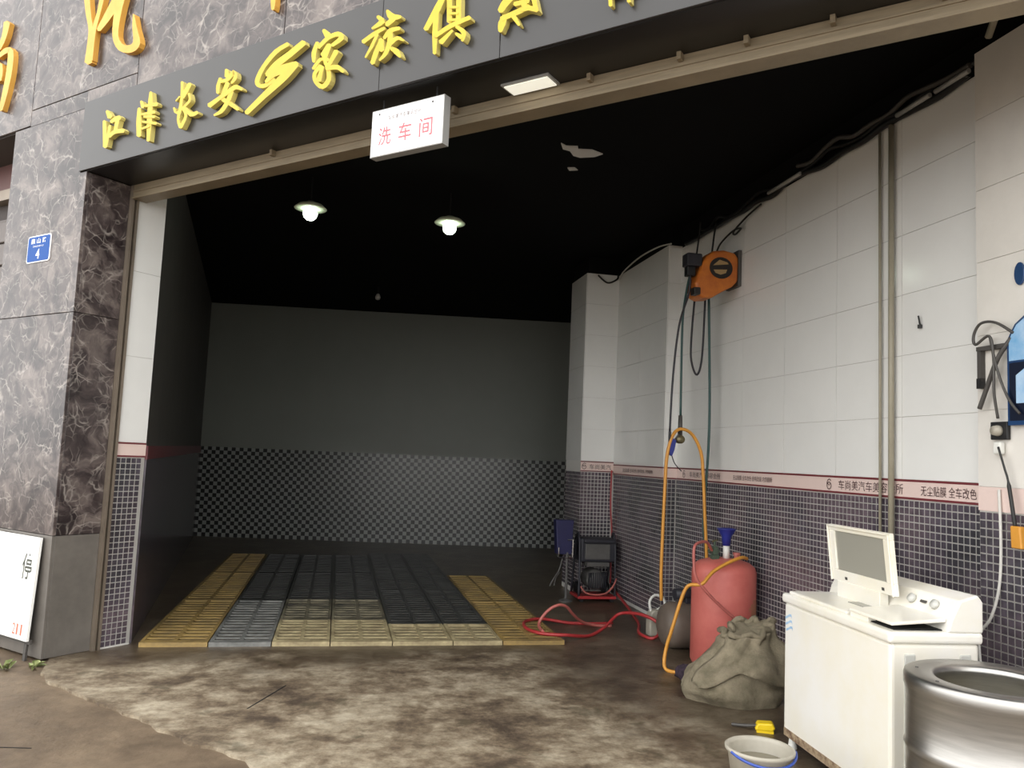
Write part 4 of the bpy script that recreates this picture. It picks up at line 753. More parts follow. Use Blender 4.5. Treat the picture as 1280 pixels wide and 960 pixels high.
# embossed ribs on the end facing the camera
for x, z0, w in ((0.06, 0.5, 0.05), (0.15, 0.47, 0.04), (0.235, 0.47, 0.04), (0.315, 0.5, 0.05)):
    MB().box(x, x + w, -0.008, 0.002, 0.14, z0 + 0.2).build('rib', 'appliance_grey', wm, bevel=0.006)
for x in (0.03, 0.37):
    for y in (0.05, 0.9): MB().lathe([(0.022, 0), (0.022, 0.02), (0.016, 0.076)], 12, (x, y, 0)).build('foot', 'pvc_white', wm)
MB().box(-0.003, 0.41, 0.015, 0.935, 0.062, 0.10).build('rusty_edge', 'rust', wm)
stk = MB()
for k in range(3):
    pts = [(-0.0008, 0.915 - 0.05 * math.cos(a * .5) - .006 * k, 0.675 - k * 0.03 + 0.012 * math.sin(a * 1.1)) for a in range(5)]
    for j in range(4):
        a, c = pts[j], pts[j + 1]; stk.add([(a[0], a[1], a[2] - .006), (c[0], c[1], c[2] - .006), (c[0], c[1], c[2] + .006), (a[0], a[1], a[2] + .006)], [(0, 3, 2, 1)])
stk.build('blue_sticker', 'sign_sky', wm)

# ================================================================ STEEL DRUM
dr = empty('steel_drum', room(2.40, 2.56)); tag(dr, 'open brushed steel drum in front of the washing machine', 'drum')
r0 = 0.300
prof = [(r0 - .01, 0.0), (r0, 0.01)]
for z in (0.14, 0.30, 0.46): prof += [(r0, z - .014), (r0 + .007, z), (r0, z + .014)]
prof += [(r0, 0.655), (r0 + .007, 0.675), (r0 + .007, 0.705), (r0 + .002, 0.718), (r0 - .012, 0.723), (r0 - .085, 0.718), (r0 - .097, 0.712), (r0 - .10, 0.695), (r0 - .085, 0.65), (r0 - .06, 0.60), (r0 - .06, 0.05), (0.0, 0.05)]
MB().lathe(prof, 72).build('shell', 'steel', dr, smooth=True)
MB().lathe([(r0 - .065, 0.555), (0.0, 0.556)], 48).build('water', 'murky_water', dr)
for a in (2.6, 3.4, 4.6): MB().lathe([(0.007, 0.7205), (0.006, 0.7235), (0.0, 0.724)], 10, ((r0 - .04) * math.cos(a), (r0 - .04) * math.sin(a), 0)).build('rivet', 'cable_grey', dr)

# ================================================================ BUCKET
bk = empty('bucket', room(1.86, 3.27), RA); tag(bk, 'pale grey plastic bucket with a blue strap, in front of the washing machine', 'bucket')
MB().lathe([(0.10, 0), (0.135, 0.23), (0.146, 0.238), (0.148, 0.25), (0.142, 0.254), (0.132, 0.25), (0.128, 0.235), (0.098, 0.012), (0, 0.01)], 40).build('shell', 'bucket_plastic', bk, smooth=True)
MB().lathe([(0.121, 0.19), (0, 0.191)], 32).build('water', 'murky_water', bk)
hp_ = [(0.146 * math.cos(a) , 0.146 * math.sin(a), 0.245 - 0.03 * math.sin((a - R(190)) / R(150) * math.pi)) for a in [R(190 + 150 * k / 12) for k in range(13)]]
MB().tube([(x * 1.02, y * 1.02, z) for x, y, z in hp_], 0.006, 6, 2).build('handle', 'bucket_blue', bk)

# ================================================================ YELLOW BRUSH
yb = empty('scrubbing_brush', room(2.40, 4.18), RA + R(-25)); tag(yb, 'yellow scrubbing brush with a dark handle lying beside the bucket', 'brush')
MB().prism([(-0.05, 0.012), (-0.035, 0.05), (0.045, 0.055), (0.06, 0.03), (0.045, 0.012)], -0.035, 0.035).build('brush_head', 'yellow_plastic', yb, bevel=0.008)
MB().box(-0.04, 0.05, -0.03, 0.03, 0.0, 0.014).build('bristles', 'yellow_plastic', yb)
MB().tube([(-0.04, 0, 0.03), (-0.09, 0.01, 0.02), (-0.17, 0.03, 0.012)], 0.009, 8, 3).build('handle', 'cable_grey', yb)

# ================================================================ SACK
sk = empty('cloth_sack', room(2.56, 4.78), RA); tag(sk, 'slumped grey brown cloth sack between the pink tank and the washing machine', 'sack')
m = MB(); NA, NH = 64, 26
def sack_pt(a, h):
    # a around, h 0..1 bottom to mouth
    prof_ = [(0, .30), (.12, .345), (.3, .335), (.5, .29), (.7, .225), (.86, .165), (1, .15)]
    for k in range(len(prof_) - 1):
        if prof_[k][0] <= h <= prof_[k + 1][0]:
            t_ = (h - prof_[k][0]) / (prof_[k + 1][0] - prof_[k][0]); r_ = prof_[k][1] * (1 - t_) + prof_[k + 1][1] * t_; break
    c, s_ = math.cos(a), math.sin(a)
    fold = 0.05 * h * (0.5 - abs(math.sin(3.5 * a + 1.6 * h + 1.0))) + 0.03 * h * (0.5 - abs(math.sin(6.5 * a - 2.5 * h))) + 0.02 * (0.5 - abs(math.sin(2.0 * a + 6 * h))) + 0.012 * math.sin(3 * a + 7 * h) * (1 - h)
    rw = 0.06 * noise.noise(Vector((c * 1.4, s_ * 1.4, h * 2.4))) + 0.03 * abs(noise.noise(Vector((c * 3.2, s_ * 3.2, h * 5 + 9))))
    r_ = r_ + fold * 0.9 + rw
    x = r_ * c * 0.98 + 0.09 * h * h; y = r_ * s_ * 0.72 + 0.03 * h
    z = 0.43 * h ** 0.9 + 0.035 * h * math.cos(a - 0.5) + 0.02 * h * noise.noise(Vector((c * 2, s_ * 2, 4)))
    return (x, y, max(z, 0.0))
vs_ = [sack_pt(2 * math.pi * a / NA, k / (NH - 1)) for k in range(NH) for a in range(NA)]
fs_ = [(k * NA + a, k * NA + (a + 1) % NA, (k + 1) * NA + (a + 1) % NA, (k + 1) * NA + a) for k in range(NH - 1) for a in range(NA)]
top = [vs_[(NH - 1) * NA + a] for a in range(NA)]; cx = sum(p[0] for p in top) / NA; cy = sum(p[1] for p in top) / NA
m.add(vs_, fs_); o_ = len(m.v)
# contents bulging in the mouth
m.add(top + [(cx + (p[0] - cx) * .6, cy + (p[1] - cy) * .6, p[2] - .015) for p in top] + [(cx, cy, top[0][2] - .03)],
      [(a, (a + 1) % NA, NA + (a + 1) % NA, NA + a) for a in range(NA)] + [(NA + a, NA + (a + 1) % NA, 2 * NA) for a in range(NA)])
m.build('sack_body', 'sackcloth', sk, smooth=True)
rim = MB(); pr_ = []
for a in range(NA + 1):
    p = top[a % NA]; w = 0.014 * math.sin(9 * a * 2 * math.pi / NA) + 0.012 * noise.noise(Vector((p[0] * 9, p[1] * 9, 1)))
    pr_.append((cx + (p[0] - cx) * (1.05 + w), cy + (p[1] - cy) * (1.05 + w), p[2] + w))
rim.tube(pr_, [0.020 + 0.008 * noise.noise(Vector((k * .7, 0, 0))) for k in range(NA + 1)], 7, 1, caps=False); rim.build('rolled_mouth', 'sackcloth', sk, smooth=True)
# cloth flap hanging down the front
fl_ = MB(); nu, nv = 22, 16
gp = []
for v in range(nv):
    for u in range(nu):
        uu = u / (nu - 1); vv = v / (nv - 1)
        a = R(196) + uu * R(128); h = 0.97 - vv * (0.62 + 0.10 * math.sin(uu * 9 + .6))
        p = sack_pt(a, max(h, .1)); out = 0.022 + 0.034 * (0.5 - abs(math.sin(uu * 8.5 + vv * 1.8))) * (0.3 + vv) + 0.016 * vv
        gp.append((p[0] + math.cos(a) * out, p[1] + math.sin(a) * out * .9, p[2] + .008 * math.sin(uu * 20)))
fl_.add(gp, [(v * nu + u, v * nu + u + 1, (v + 1) * nu + u + 1, (v + 1) * nu + u) for v in range(nv - 1) for u in range(nu - 1)])
fo = fl_.build('cloth_flap', 'sackcloth', sk, smooth=True); md = fo.modifiers.new('thick', 'SOLIDIFY'); md.thickness = 0.008

# ================================================================ PINK FOAM TANK
tk = empty('foam_tank', room(2.87, 5.60), RA); tag(tk, 'faded pink upright pressure tank with a blue funnel on top', 'tank')
R_ = 0.235
MB().lathe([(R_ - .03, 0.0), (R_ - .012, 0.005), (R_, 0.03), (R_, 0.68), (R_ - .012, 0.715), (R_ - .05, 0.745), (R_ - .12, 0.766), (0.05, 0.775), (0, 0.776)], 48).build('vessel', 'tank_pink', tk, smooth=True)
pt = MB()
for k in range(8):
    for j in range(6):
        a = R(-68 + k * 6); z = 0.34 + j * 0.026
        if (k - 3.5) ** 2 / 14 + (j - 2.5) ** 2 / 7 + 0.5 * noise.noise(Vector((k * .9, j * .9, 2))) < 1:
            q = [((R_ + .0012) * math.cos(R(-68 + (k + dk) * 6)), (R_ + .0012) * math.sin(R(-68 + (k + dk) * 6)), 0.34 + (j + dj) * 0.026) for dk, dj in ((0, 0), (1, 0), (1, 1), (0, 1))]
            pt.add(q, [(0, 1, 2, 3)])
pt.build('worn_label', 'tank_patch', tk)
MB().lathe([(0.024, 0.77), (0.024, 0.875), (0.0, 0.876)], 16, (0.0, -0.03, 0)).build('filler_pipe', 'pvc_white', tk, smooth=True)
MB().lathe([(0.03, 0.868), (0.034, 0.93), (0.066, 0.985), (0.075, 0.992), (0.07, 0.994), (0.03, 0.94), (0.0, 0.93)], 24, (0.0, -0.03, 0)).build('funnel', 'blue_plastic', tk, smooth=True)
vl = MB().box(-0.115, -0.06, -0.045, 0.0, 0.765, 0.80).box(-0.105, -0.07, -0.04, -0.005, 0.80, 0.86).tube([(-0.14, -0.02, 0.825), (-0.05, -0.02, 0.825)], 0.014, 8, 1).tube([(-0.09, -0.02, 0.85), (-0.09, -0.02, 0.9)], 0.009, 8, 1)
vl.build('valve', 'valve_green', tk, bevel=0.003, seg=1)
MB().tube([(-0.11, -0.02, 0.895), (-0.07, -0.02, 0.905)], 0.008, 6, 1).build('valve_lever', 'brass', tk)
MB().lathe([(0.02, 0.765), (0.02, 0.8), (0.028, 0.802), (0.028, 0.82), (0, 0.821)], 12, (0.075, -0.05, 0)).build('pressure_fitting', 'hose_pink', tk)

# hoses slung over the tank
def hose(name, pts, r, m, label, cat='hose', group=None, n=8, sm=6):
    P = [room(*p) for p in pts]; b0 = P[0].copy(); b0.z = min(p.z for p in P)
    o = MB().tube([p - b0 for p in P], r, n, sm).build(name, m, loc=b0, smooth=True); tag(o, label, cat, group); return o
hose('orange_hose', [(2.99, 5.48, 0.785), (2.90, 5.40, 0.80), (2.78, 5.37, 0.765), (2.66, 5.36, 0.70), (2.57, 5.34, 0.62), (2.50, 5.40, 0.60), (2.46, 5.42, 0.52), (2.40, 5.44, 0.30), (2.36, 5.46, 0.13), (2.345, 5.42, 0.02), (2.42, 5.33, 0.013), (2.55, 5.30, 0.013), (2.62, 5.28, 0.013)], 0.013,
     'hose_orange', 'orange hose slung over the pink tank and down its left side to the floor')
hose('pink_hose', [(2.76, 5.58, 0.825), (2.68, 5.50, 0.895), (2.58, 5.42, 0.90), (2.52, 5.37, 0.87), (2.515, 5.36, 0.76), (2.53, 5.35, 0.66), (2.60, 5.335, 0.57), (2.72, 5.325, 0.46), (2.85, 5.33, 0.37), (3.0, 5.36, 0.33), (3.09, 5.44, 0.34)], 0.011,
     'hose_pink', 'pink hose running from the valve diagonally across the pink tank')

# ================================================================ GREY TANK LYING ON ITS SIDE
gt = empty('lying_tank', room(2.58, 6.10), RA); tag(gt, 'grey brown pressure cylinder lying on the floor behind the pink tank', 'tank')
MB().lathe([(0.0, 0.0), (0.09, 0.008), (0.15, 0.035), (0.178, 0.085), (0.18, 0.12), (0.18, 0.44), (0.15, 0.48), (0.0, 0.5)], 36, (0, 0, 0.18), axis='x').build('vessel', 'tank_grey', gt, smooth=True)
MB().box(0.2, 0.28, -0.05, 0.05, 0.352, 0.40).build('motor_bracket', 'pump_dark', gt, bevel=0.005)
MB().lathe([(0.045, 0.12), (0.045, 0.32), (0.0, 0.322)], 16, (0, 0, 0.42), axis='x').build('motor', 'pump_dark', gt, smooth=True)

# ================================================================ JUG
jg = empty('jerry_can', room(2.735, 6.54), RA); tag(jg, 'white plastic jug with a loop handle and a pink label beside the lying tank', 'jug')
MB().prism([(-0.075, 0), (-0.078, 0.16), (-0.06, 0.205), (-0.03, 0.22), (0.05, 0.215), (0.08, 0.17), (0.08, 0)], -0.05, 0.05).build('container', 'bucket_plastic', jg, bevel=0.012)
MB().box(-0.01, 0.078, -0.052, -0.049, 0.02, 0.15).build('pink_label', 'hose_red', jg)
MB().tube([(-0.05, 0, 0.20), (-0.065, 0, 0.28), (-0.02, 0, 0.335), (0.05, 0, 0.315), (0.075, 0, 0.26), (0.03, 0, 0.225), (-0.02, 0, 0.20)], 0.012, 8, 5).build('loop_handle', 'pvc_white', jg, smooth=True)

# dark rag by the tank foot
rg = MB(); 
for k in range(9):
    for a in range(20):
        th_ = math.pi * k / 8; ph = 2 * math.pi * a / 20; d = Vector((math.sin(th_) * math.cos(ph), math.sin(th_) * math.sin(ph), math.cos(th_)))
        rr_ = 0.075 * (1 + 0.45 * noise.noise(d * 2.6)); rg.v.append((d.x * rr_ * 1.1, d.y * rr_, max(0, 0.045 + d.z * rr_ * .75)))
for k in range(8):
    for a in range(20): rg.f.append((k * 20 + a, (k + 1) * 20 + a, (k + 1) * 20 + (a + 1) % 20, k * 20 + (a + 1) % 20)); rg.m.append(0)
tag(rg.build('rag', 'dark_cloth', loc=room(2.41, 5.2), rz=1, smooth=True), 'crumpled dark purple rag on the floor by the pink tank', 'rag')

# ================================================================ PRESSURE WASHER
pw = empty('pressure_washer', room(2.68, 8.12), RA); tag(pw, 'dark wheeled pressure washer standing in front of the tiled pillar', 'pressure washer')
MB().box(-0.17, 0.24, -0.06, 0.26, 0.03, 0.06).build('base_plate', 'hose_red', pw, bevel=0.004)
MB().box(-0.15, 0.24, -0.02, 0.22, 0.40, 0.645).build('housing', 'pump_dark', pw, bevel=0.02, seg=3)
MB().box(-0.10, 0.17, -0.028, -0.015, 0.43, 0.59).build('front_panel', 'pump_grey', pw, bevel=0.008)
MB().box(-0.12, 0.21, -0.05, 0.0, 0.60, 0.64).build('handle_bar', 'pump_dark', pw, bevel=0.01)
MB().box(-0.09, 0.16, -0.06, 0.02, 0.36, 0.405).build('tray', 'pump_grey', pw, bevel=0.006)
mo = MB().lathe([(0.0, -0.05), (0.07, -0.045), (0.10, -0.02), (0.105, 0.0), (0.105, 0.2), (0.0, 0.21)], 24, (0.03, 0, 0.22), axis='y').build('motor', 'pump_grey', pw, smooth=True)
for k in range(9): MB().box(-0.06 + k * 0.022, -0.052 + k * 0.022, -0.058, -0.03, 0.14, 0.30).build('cooling_fin', 'pump_dark', mo)
for x in (-0.16, 0.23):
    MB().tube([(x, -0.04, 0.05), (x, -0.03, 0.35), (x, 0.0, 0.62), (x, 0.10, 0.66), (x, 0.24, 0.05)], 0.012, 8, 4).build('frame_tube', 'pump_dark', pw, smooth=True)
for x in (-0.115, 0.2):
    w_ = MB().lathe([(0.0, -0.02), (0.05, -0.02), (0.085, -0.022), (0.09, 0.0), (0.085, 0.022), (0.05, 0.02), (0.0, 0.02)], 20, (x, 0.18, 0.09), axis='x').build('wheel', 'black_plastic', pw, smooth=True)
for x in (-0.13, 0.2): MB().box(x - .02, x + .02, -0.04, 0.0, 0, 0.03).build('rubber_foot', 'black_plastic', pw)
MB().tube([(-0.15, -0.06, 0.16), (-0.10, -0.08, 0.10), (0.0, -0.09, 0.08), (0.12, -0.09, 0.10), (0.20, -0.07, 0.17), (0.24, -0.05, 0.24)], 0.009, 8, 5).build('short_hose', 'hose_pink', pw, smooth=True)
# blue caddy with wire holder
bc = empty('blue_caddy', room(2.355, 8.12), RA); tag(bc, 'navy blue plastic caddy with a chrome wire holder left of the pressure washer', 'caddy')
MB().prism([(-0.08, 0.48), (-0.105, 0.83), (0.09, 0.83), (0.075, 0.48)], -0.03, 0.08).build('bin', 'navy_plastic', bc, bevel=0.008)
MB().tube([(-0.07, -0.05, 0.55), (-0.07, -0.05, 0.45), (0.08, -0.05, 0.45), (0.08, -0.05, 0.63), (0.02, -0.05, 0.63)], 0.007, 6, 1).tube([(-0.06, -0.05, 0.45), (-0.06, 0.06, 0.45)], 0.006, 6, 1).build('wire_holder', 'chrome', bc)
MB().tube([(0.03, -0.02, 0.0), (0.03, -0.02, 0.5)], 0.014, 8, 1).lathe([(0.07, 0), (0.07, 0.012), (0.014, 0.03)], 16, (0.03, -0.02, 0)).build('stand', 'pump_grey', bc)
MB().tube([(-0.03, -0.05, 0.44), (-0.06, -0.06, 0.33), (-0.11, -0.08, 0.26), (-0.15, -0.09, 0.20), (-0.165, -0.09, 0.165)], 0.008, 6, 4).tube([(-0.05, -0.06, 0.30), (-0.09, -0.07, 0.26), (-0.12, -0.09, 0.17)], 0.007, 6, 4).build('spray_lances', 'cable_grey', bc)

# ================================================================ RED HOSES ON THE FLOOR
hose('red_hose', [(3.0 - .02, 8.35, 0.10), (2.93, 7.9, 0.05), (2.885, 7.55, 0.014), (2.74, 6.95, 0.014), (2.61, 6.62, 0.014), (2.595, 6.45, 0.014), (2.635, 6.37, 0.014), (2.70, 6.38, 0.05), (2.70, 6.40, 0.12), (2.64, 6.45, 0.165), (2.56, 6.58, 0.175), (2.46, 6.72, 0.14), (2.30, 6.62, 0.05), (2.12, 6.48, 0.013), (1.905, 6.36, 0.044), (1.70, 6.42, 0.045), (1.62, 6.62, 0.045), (1.67, 6.88, 0.045), (1.85, 7.0, 0.044), (2.1, 6.98, 0.013), (2.35, 6.95, 0.013), (2.50, 6.98, 0.013)], 0.014,
     'hose_red', 'long red hose looping over the floor from the wall to the yellow grates')
hose('red_hose', [(1.71, 6.42, 0.06), (1.72, 6.60, 0.075), (1.76, 6.62, 0.145), (1.83, 6.62, 0.21), (1.90, 6.62, 0.235), (1.97, 6.65, 0.215), (2.05, 6.72, 0.14), (2.16, 6.82, 0.06), (2.30, 6.88, 0.013), (2.45, 6.86, 0.013)], 0.013,
     'hose_pink', 'short faded red hose arching upwards over the long red hose on the floor')
hose('red_hose', [(2.966, 8.46, 1.36), (2.965, 8.455, 0.99), (2.985, 8.45, 0.70), (2.98, 8.43, 0.45), (2.97, 8.40, 0.14)], 0.009, 'hose_red', 'thin red hose hanging straight down the corner behind the pressure washer')

# ================================================================ HOSE REEL AND HANGING HOSES
hr = empty('hose_reel', room(2.925, 5.98, 2.82), RA); tag(hr, 'orange wall mounted hose reel with a round dark badge', 'hose reel')
MB().prism([(-0.16, 0.0), (-0.175, 0.10), (-0.12, 0.27), (-0.09, 0.33), (-0.04, 0.375), (0.04, 0.39), (0.13, 0.375), (0.155, 0.33), (0.155, 0.14), (0.11, 0.09), (0.03, 0.04), (-0.04, -0.01), (-0.11, -0.02)], -0.09, 0.11).build('casing', 'reel_orange', hr, bevel=0.025, seg=3)
bd = MB().lathe([(0.0, 0.0), (0.088, 0.0), (0.088, 0.008), (0.0, 0.008)], 32, (0.015, -0.098, 0.235), axis='y').build('badge', 'reel_logo', hr)
MB().prism([(-0.05, 0.25), (0.0, 0.30), (0.06, 0.285), (0.07, 0.27), (0.0, 0.258)], -0.1, -0.097).prism([(-0.045, 0.215), (0.06, 0.225), (0.05, 0.195), (0.01, 0.178), (-0.03, 0.19)], -0.1, -0.097).build('badge_mark', 'reel_logo_light', bd)
MB().box(0.152, 0.176, -0.09, 0.12, 0.10, 0.40).build('wall_bracket', 'pump_grey', hr)
MB().box(-0.235, -0.12, -0.07, 0.04, 0.24, 0.345).build('outlet_guide', 'pump_dark', hr, bevel=0.01)
MB().box(-0.225, -0.16, -0.05, 0.02, 0.16, 0.24).build('outlet_block', 'black_plastic', hr, bevel=0.008)
MB().box(-0.19, -0.14, -0.10, -0.02, 0.0, 0.06).build('stopper', 'reel_logo', hr, bevel=0.008)
for o_ in hr.children:
    for v in o_.data.vertices: v.co.x *= 1.13
    for c_ in o_.children:
        for v in c_.data.vertices: v.co.x *= 1.13
T6 = 6.2
def h6(name, pts, r, m, label, cat='hose', dt=0.0): return hose(name, [(s, T6 + dt, z) for s, z in pts], r, m, label, cat)
hose('reel_hose', [(2.708, 5.97, 2.985), (2.72, 6.05, 2.88), (2.745, 6.16, 2.72), (2.756, 6.2, 2.5), (2.76, 6.2, 1.86)], 0.010, 'hose_teal', 'straight teal hose hanging from the left end of the orange reel')
hose('reel_hose', [(2.70, 5.94, 2.985), (2.70, 5.96, 2.84), (2.685, 6.1, 2.60), (2.672, 6.17, 2.185), (2.655, 6.17, 1.72)], 0.009, 'hose_dark', 'dark hose bowing out left below the orange reel')
h6('reel_hose', [(2.875, 2.845), (2.855, 2.54), (2.858, 2.331), (2.912, 2.213), (2.955, 2.372), (2.972, 2.86)], 0.009, 'hose_dark', 'short dark hose hanging in a U below the orange reel', dt=0.03)
h6('reel_hose', [(2.99, 2.90), (3.018, 2.004), (3.014, 1.535), (2.985, 1.006), (3.009, 0.75), (3.02, 0.42)], 0.011, 'hose_teal', 'long dark teal hose hanging from the orange reel down behind the pink tank')
h6('orange_hose', [(2.613, 0.36), (2.605, 0.60), (2.611, 0.932), (2.618, 1.25), (2.63, 1.519), (2.675, 1.686), (2.744, 1.745), (2.845, 1.707), (2.927, 1.565), (2.955, 1.35), (2.971, 1.1), (2.996, 0.746), (3.0, 0.45)], 0.014, 'hose_orange', 'orange hose hung in a tall arch on the wall below the reel', dt=-0.045)
cn = empty('hose_coupling', room(2.757, 6.195, 1.66), RA); tag(cn, 'grey hose coupling with a round valve at the top of the orange arch', 'coupling')
MB().tube([(0, 0, 0.03), (0, 0, 0.20)], [0.02, 0.016], 10, 1).build('barrel', 'cable_grey', cn, smooth=True)
MB().lathe([(0.0, -0.03), (0.034, -0.028), (0.034, 0.02), (0.0, 0.022)], 16, (-0.01, -0.02, 0.0), axis='y').build('valve_body', 'brass', cn, smooth=True)
sg = empty('spray_gun', room(2.672, 6.16, 1.52), RA); tag(sg, 'small blue air gun hanging beside the orange arch', 'spray gun')
MB().prism([(-0.025, 0.10), (0.0, 0.15), (0.035, 0.13), (0.02, 0.05), (0.0, 0.0), (-0.02, 0.01)], -0.014, 0.014).build('grip', 'blue_plastic', sg, bevel=0.004)
MB().tube([(0.02, 0, 0.13), (0.06, 0, 0.18)], 0.008, 6, 1).build('nozzle', 'cable_grey', sg)
MB().tube([(0.0, 0, 0.01), (0.03, 0, -0.06), (0.09, 0, -0.12)], 0.004, 6, 4).build('trigger_cord', 'hose_dark', sg)
MB().tube([(-0.02, 0, 0.10), (-0.02, 0, 0.20)], 0.012, 8, 1).build('connector', 'black_plastic', sg)
# ---- leads from the ceiling line to the reel
h6('power_cable', [(2.90, 3.52), (2.89, 3.40), (2.866, 3.20)], 0.007, 'cable_black', 'leftmost black lead dropping into the orange reel', 'cable')
h6('power_cable', [(3.045, 3.53), (3.028, 3.42), (3.008, 3.24)], 0.008, 'cable_black', 'middle black lead dropping into the orange reel', 'cable')
hose('power_cable', [(3.10, 5.55, 3.50), (3.09, 5.75, 3.46), (3.08, 5.95, 3.39), (3.07, 5.90, 3.35), (3.075, 5.82, 3.38), (3.085, 5.98, 3.40), (3.06, 6.15, 3.33), (3.04, 6.2, 3.23)], 0.008, 'cable_black', 'black lead with a small loop running down to the right of the orange reel', 'cable')

# ================================================================ CABLES AND CONDUITS ALONG THE WALL TOP
rr = random.Random(3)
def run(t0, t1, z, s, amp, n, seed):
    rr = random.Random(seed)
    return [(s + rr.uniform(-.012, .004), t0 + (t1 - t0) * k / n, z + rr.uniform(-amp, amp)) for k in range(n + 1)]
hose('cable_bundle', run(3.42, 6.9, 3.53, 3.095, 0.018, 16, 1), 0.020, 'cable_black', 'thick black cable bundle along the top of the white wall', 'cable')
hose('cable_bundle', run(3.38, 6.6, 3.565, 3.085, 0.03, 18, 2), 0.013, 'cable_black', 'thinner black cable sagging above the bundle on the white wall', 'cable')
hose('cable_bundle', run(3.40, 5.0, 3.60, 3.08, 0.03, 10, 4), 0.016, 'cable_grey', 'grey cable above the conduits near the front pilaster', 'cable')
for a, c, zz, lab in ((3.40, 3.64, 3.545, 'short pale conduit nearest the front pilaster on top of the white wall'), (3.68, 3.95, 3.54, 'second short pale conduit from the front pilaster'), (4.95, 5.38, 3.535, 'pale conduit on the wall top right of the orange reel')):
    hose('conduit', [(3.065, a, zz), (3.065, c, zz - .005)], 0.014, 'conduit', lab, 'conduit', sm=1)
hose('wall_cable', [(2.98, 8.45, 3.50), (2.975, 8.3, 3.56), (2.965, 7.8, 3.60), (2.965, 7.3, 3.585), (3.0, 7.05, 3.56)], 0.008, 'cable_white', 'white cable curving along the wall top towards the pillar', 'cable')
hose('wall_cable', [(2.97, 8.46, 3.55), (2.95, 8.44, 3.50), (2.85, 8.47, 3.46), (2.74, 8.48, 3.54)], 0.010, 'cable_black', 'black cable drooping across the top of the tiled pillar', 'cable')
hose('ceiling_bar', [(2.98, 3.18, 3.60), (2.86, 2.95, 3.70)], 0.018, 'pipe_grey', 'short brownish bar slanting up to the ceiling at the top right', 'bar', sm=1)
hose('wall_pipe', [(3.10, 4.045, 0.55), (3.10, 4.043, 3.52)], 0.017, 'pipe_grey', 'thicker grey pipe running up the white wall behind the washing machine', 'pipe', sm=1)
hose('wall_pipe', [(3.11, 4.15, 0.6), (3.11, 4.155, 2.2), (3.11, 4.16, 3.52)], 0.009, 'pipe_grey', 'thin grey pipe beside the thicker one on the white wall', 'pipe', sm=1)

# ================================================================ FRONT PILASTER FITTINGS
WM_ = 3.068
sb = empty('poster_board', room(WM_, 3.155, 1.70), RA); tag(sb, 'blue illustrated board with a clipped corner at the right edge', 'board')
cut = [(0.0, 0.0), (0.0, 0.40), (0.045, 0.47), (0.14, 0.53), (0.60, 0.53), (0.60, 0.0)]
RM = Matrix(((0, 1, 0, 0), (-1, 0, 0, 0), (0, 0, 1, 0), (0, 0, 0, 1)))    # board runs towards the street, face into the room
MB().prism(cut, -0.03, -0.002, M=RM).build('panel', 'sign_blue', sb)
MB().prism([(0.012, 0.30), (0.012, 0.40), (0.055, 0.465), (0.14, 0.515), (0.585, 0.515), (0.585, 0.30)], -0.0315, -0.03, M=RM).build('sky_print', 'sign_sky', sb)
MB().prism([(0.012, 0.02), (0.012, 0.29), (0.585, 0.29), (0.585, 0.02)], -0.031, -0.03, M=RM).build('navy_print', 'sign_navy', sb)
MB().prism([(0.05, 0.10), (0.05, 0.23), (0.10, 0.26), (0.2, 0.24), (0.25, 0.16), (0.2, 0.10)], -0.032, -0.031, M=RM).build('picture', 'sign_sky', sb)
dd = MB().prism([(0.03 * math.cos(R(k * 20)), 0.055 * math.sin(R(k * 20))) for k in range(18)], -0.012, -0.001, M=RM).build('blue_disc', 'sign_blue', loc=room(WM_, 3.10, 2.41), rz=RA, bevel=0.004); tag(dd, 'small blue oval disc on the wall above the illustrated board', 'disc')
so = empty('wall_socket', room(WM_, 3.22, 1.665), RA); tag(so, 'black wall socket with a white plug below the hanging lead', 'socket')
MB().box(-0.02, 0, -0.05, 0.05, -0.03, 0.055).build('socket_plate', 'black_plastic', so, bevel=0.004)
MB().lathe([(0.0, -0.05), (0.022, -0.05), (0.026, -0.03), (0.026, -0.02), (0, -0.019)], 16, (0, 0, 0.012), axis='x').build('plug', 'bucket_plastic', so, smooth=True)
MB().box(-0.035, -0.005, -0.022, 0.022, -0.10, -0.04).build('lower_plug', 'pvc_white', so, bevel=0.008)
br = empty('angle_bracket', room(WM_, 3.33, 1.90), RA); tag(br, 'thin dark angle bracket on the edge of the front pilaster', 'bracket')
MB().box(-0.025, -0.0, -0.012, 0.012, 0.02, 0.19).build('upright', 'cable_grey', br); MB().box(-0.03, -0.0, -0.165, 0.012, 0.17, 0.19).build('arm', 'cable_grey', br)
MB().box(-0.03, -0.0, -0.012, 0.012, -0.015, 0.035).build('clip', 'black_plastic', br)
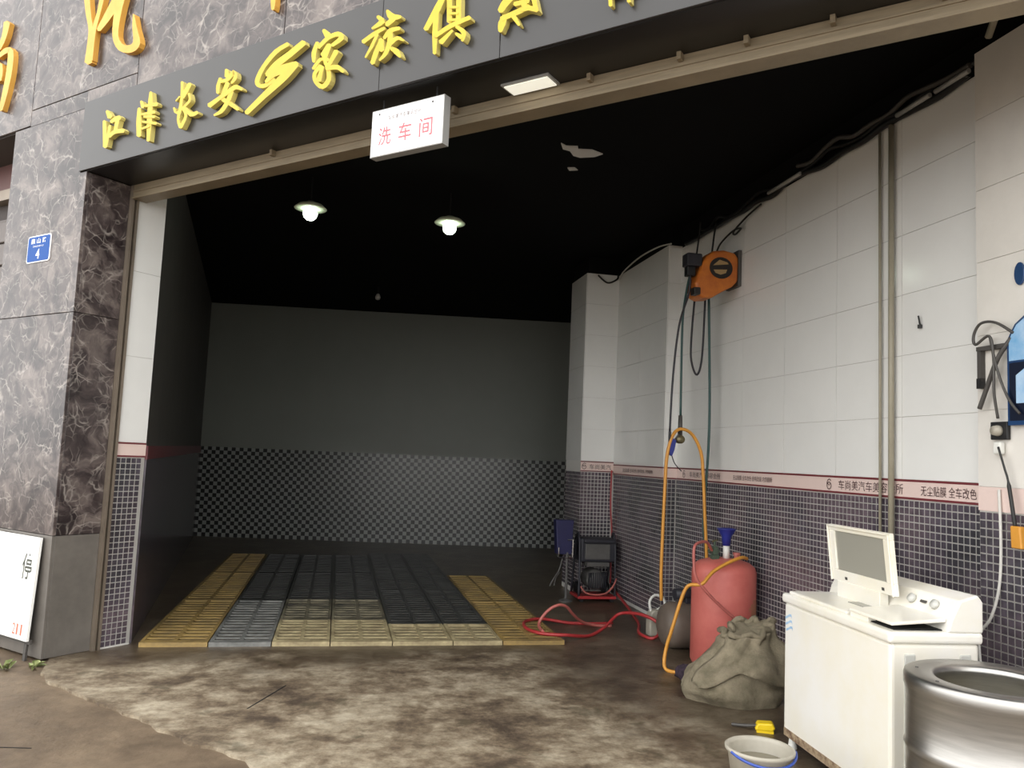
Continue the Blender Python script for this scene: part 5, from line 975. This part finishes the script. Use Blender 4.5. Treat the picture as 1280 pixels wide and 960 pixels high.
hose('lead', [(3.045, 3.135, 2.11), (3.03, 3.20, 2.02), (3.03, 3.27, 1.88), (3.03, 3.315, 1.785)], 0.011, 'cable_grey', 'thick dark lead hanging from the bracket with its end free', 'cable')
hose('lead', [(3.035, 3.115, 2.13), (3.02, 3.20, 2.19), (3.02, 3.29, 2.20), (3.02, 3.335, 2.15), (3.02, 3.325, 2.10), (3.02, 3.24, 2.13), (3.02, 3.215, 2.02), (3.02, 3.215, 1.86), (3.045, 3.22, 1.735)], 0.007, 'cable_grey', 'thin lead looped over the bracket and down to the socket', 'cable')
hose('lead', [(3.02, 3.235, 2.12), (3.02, 3.19, 1.95), (3.02, 3.13, 1.82), (3.02, 3.07, 1.75)], 0.006, 'cable_grey', 'thin lead crossing in front of the blue illustrated board', 'cable')
hose('lead', [(3.03, 3.205, 1.60), (3.035, 3.175, 1.50), (3.035, 3.155, 1.44), (3.03, 3.125, 1.30), (3.03, 3.115, 1.24)], [0.005, 0.005, 0.009, 0.009], 'cable_black', 'black lead running down from the socket to an orange plug', 'cable')
op = MB().prism([(-0.03, 0.0), (-0.035, 0.10), (0.02, 0.10), (0.03, 0.0)], -0.03, -0.0, M=RM).build('orange_plug', 'hose_orange', loc=room(3.045, 3.095, 1.14), rz=RA, bevel=0.006); tag(op, 'orange plug at the end of the black lead at the right edge', 'plug')
hose('lead', [(3.06, 3.235, 1.40), (3.055, 3.222, 1.15), (3.055, 3.235, 0.95), (3.05, 3.28, 0.80), (3.05, 3.352, 0.70), (3.06, 3.355, 0.55)], 0.007, 'cable_white', 'white cable curving down the mosaic wall behind the washing machine', 'cable')
# loose cable hook on the main wall
hk = MB().lathe([(0.012, 0), (0.012, 0.02), (0.0, 0.021)], 8).tube([(0, 0, 0.02), (-0.01, 0, 0.07)], 0.005, 6, 1).build('wall_hook', 'cable_black', loc=room(3.118, 3.83, 2.265), rz=RA); tag(hk, 'tiny black hook sticking out of the white wall', 'hook')

bpy.data.objects.remove(TXT_O); bpy.data.curves.remove(TXT)
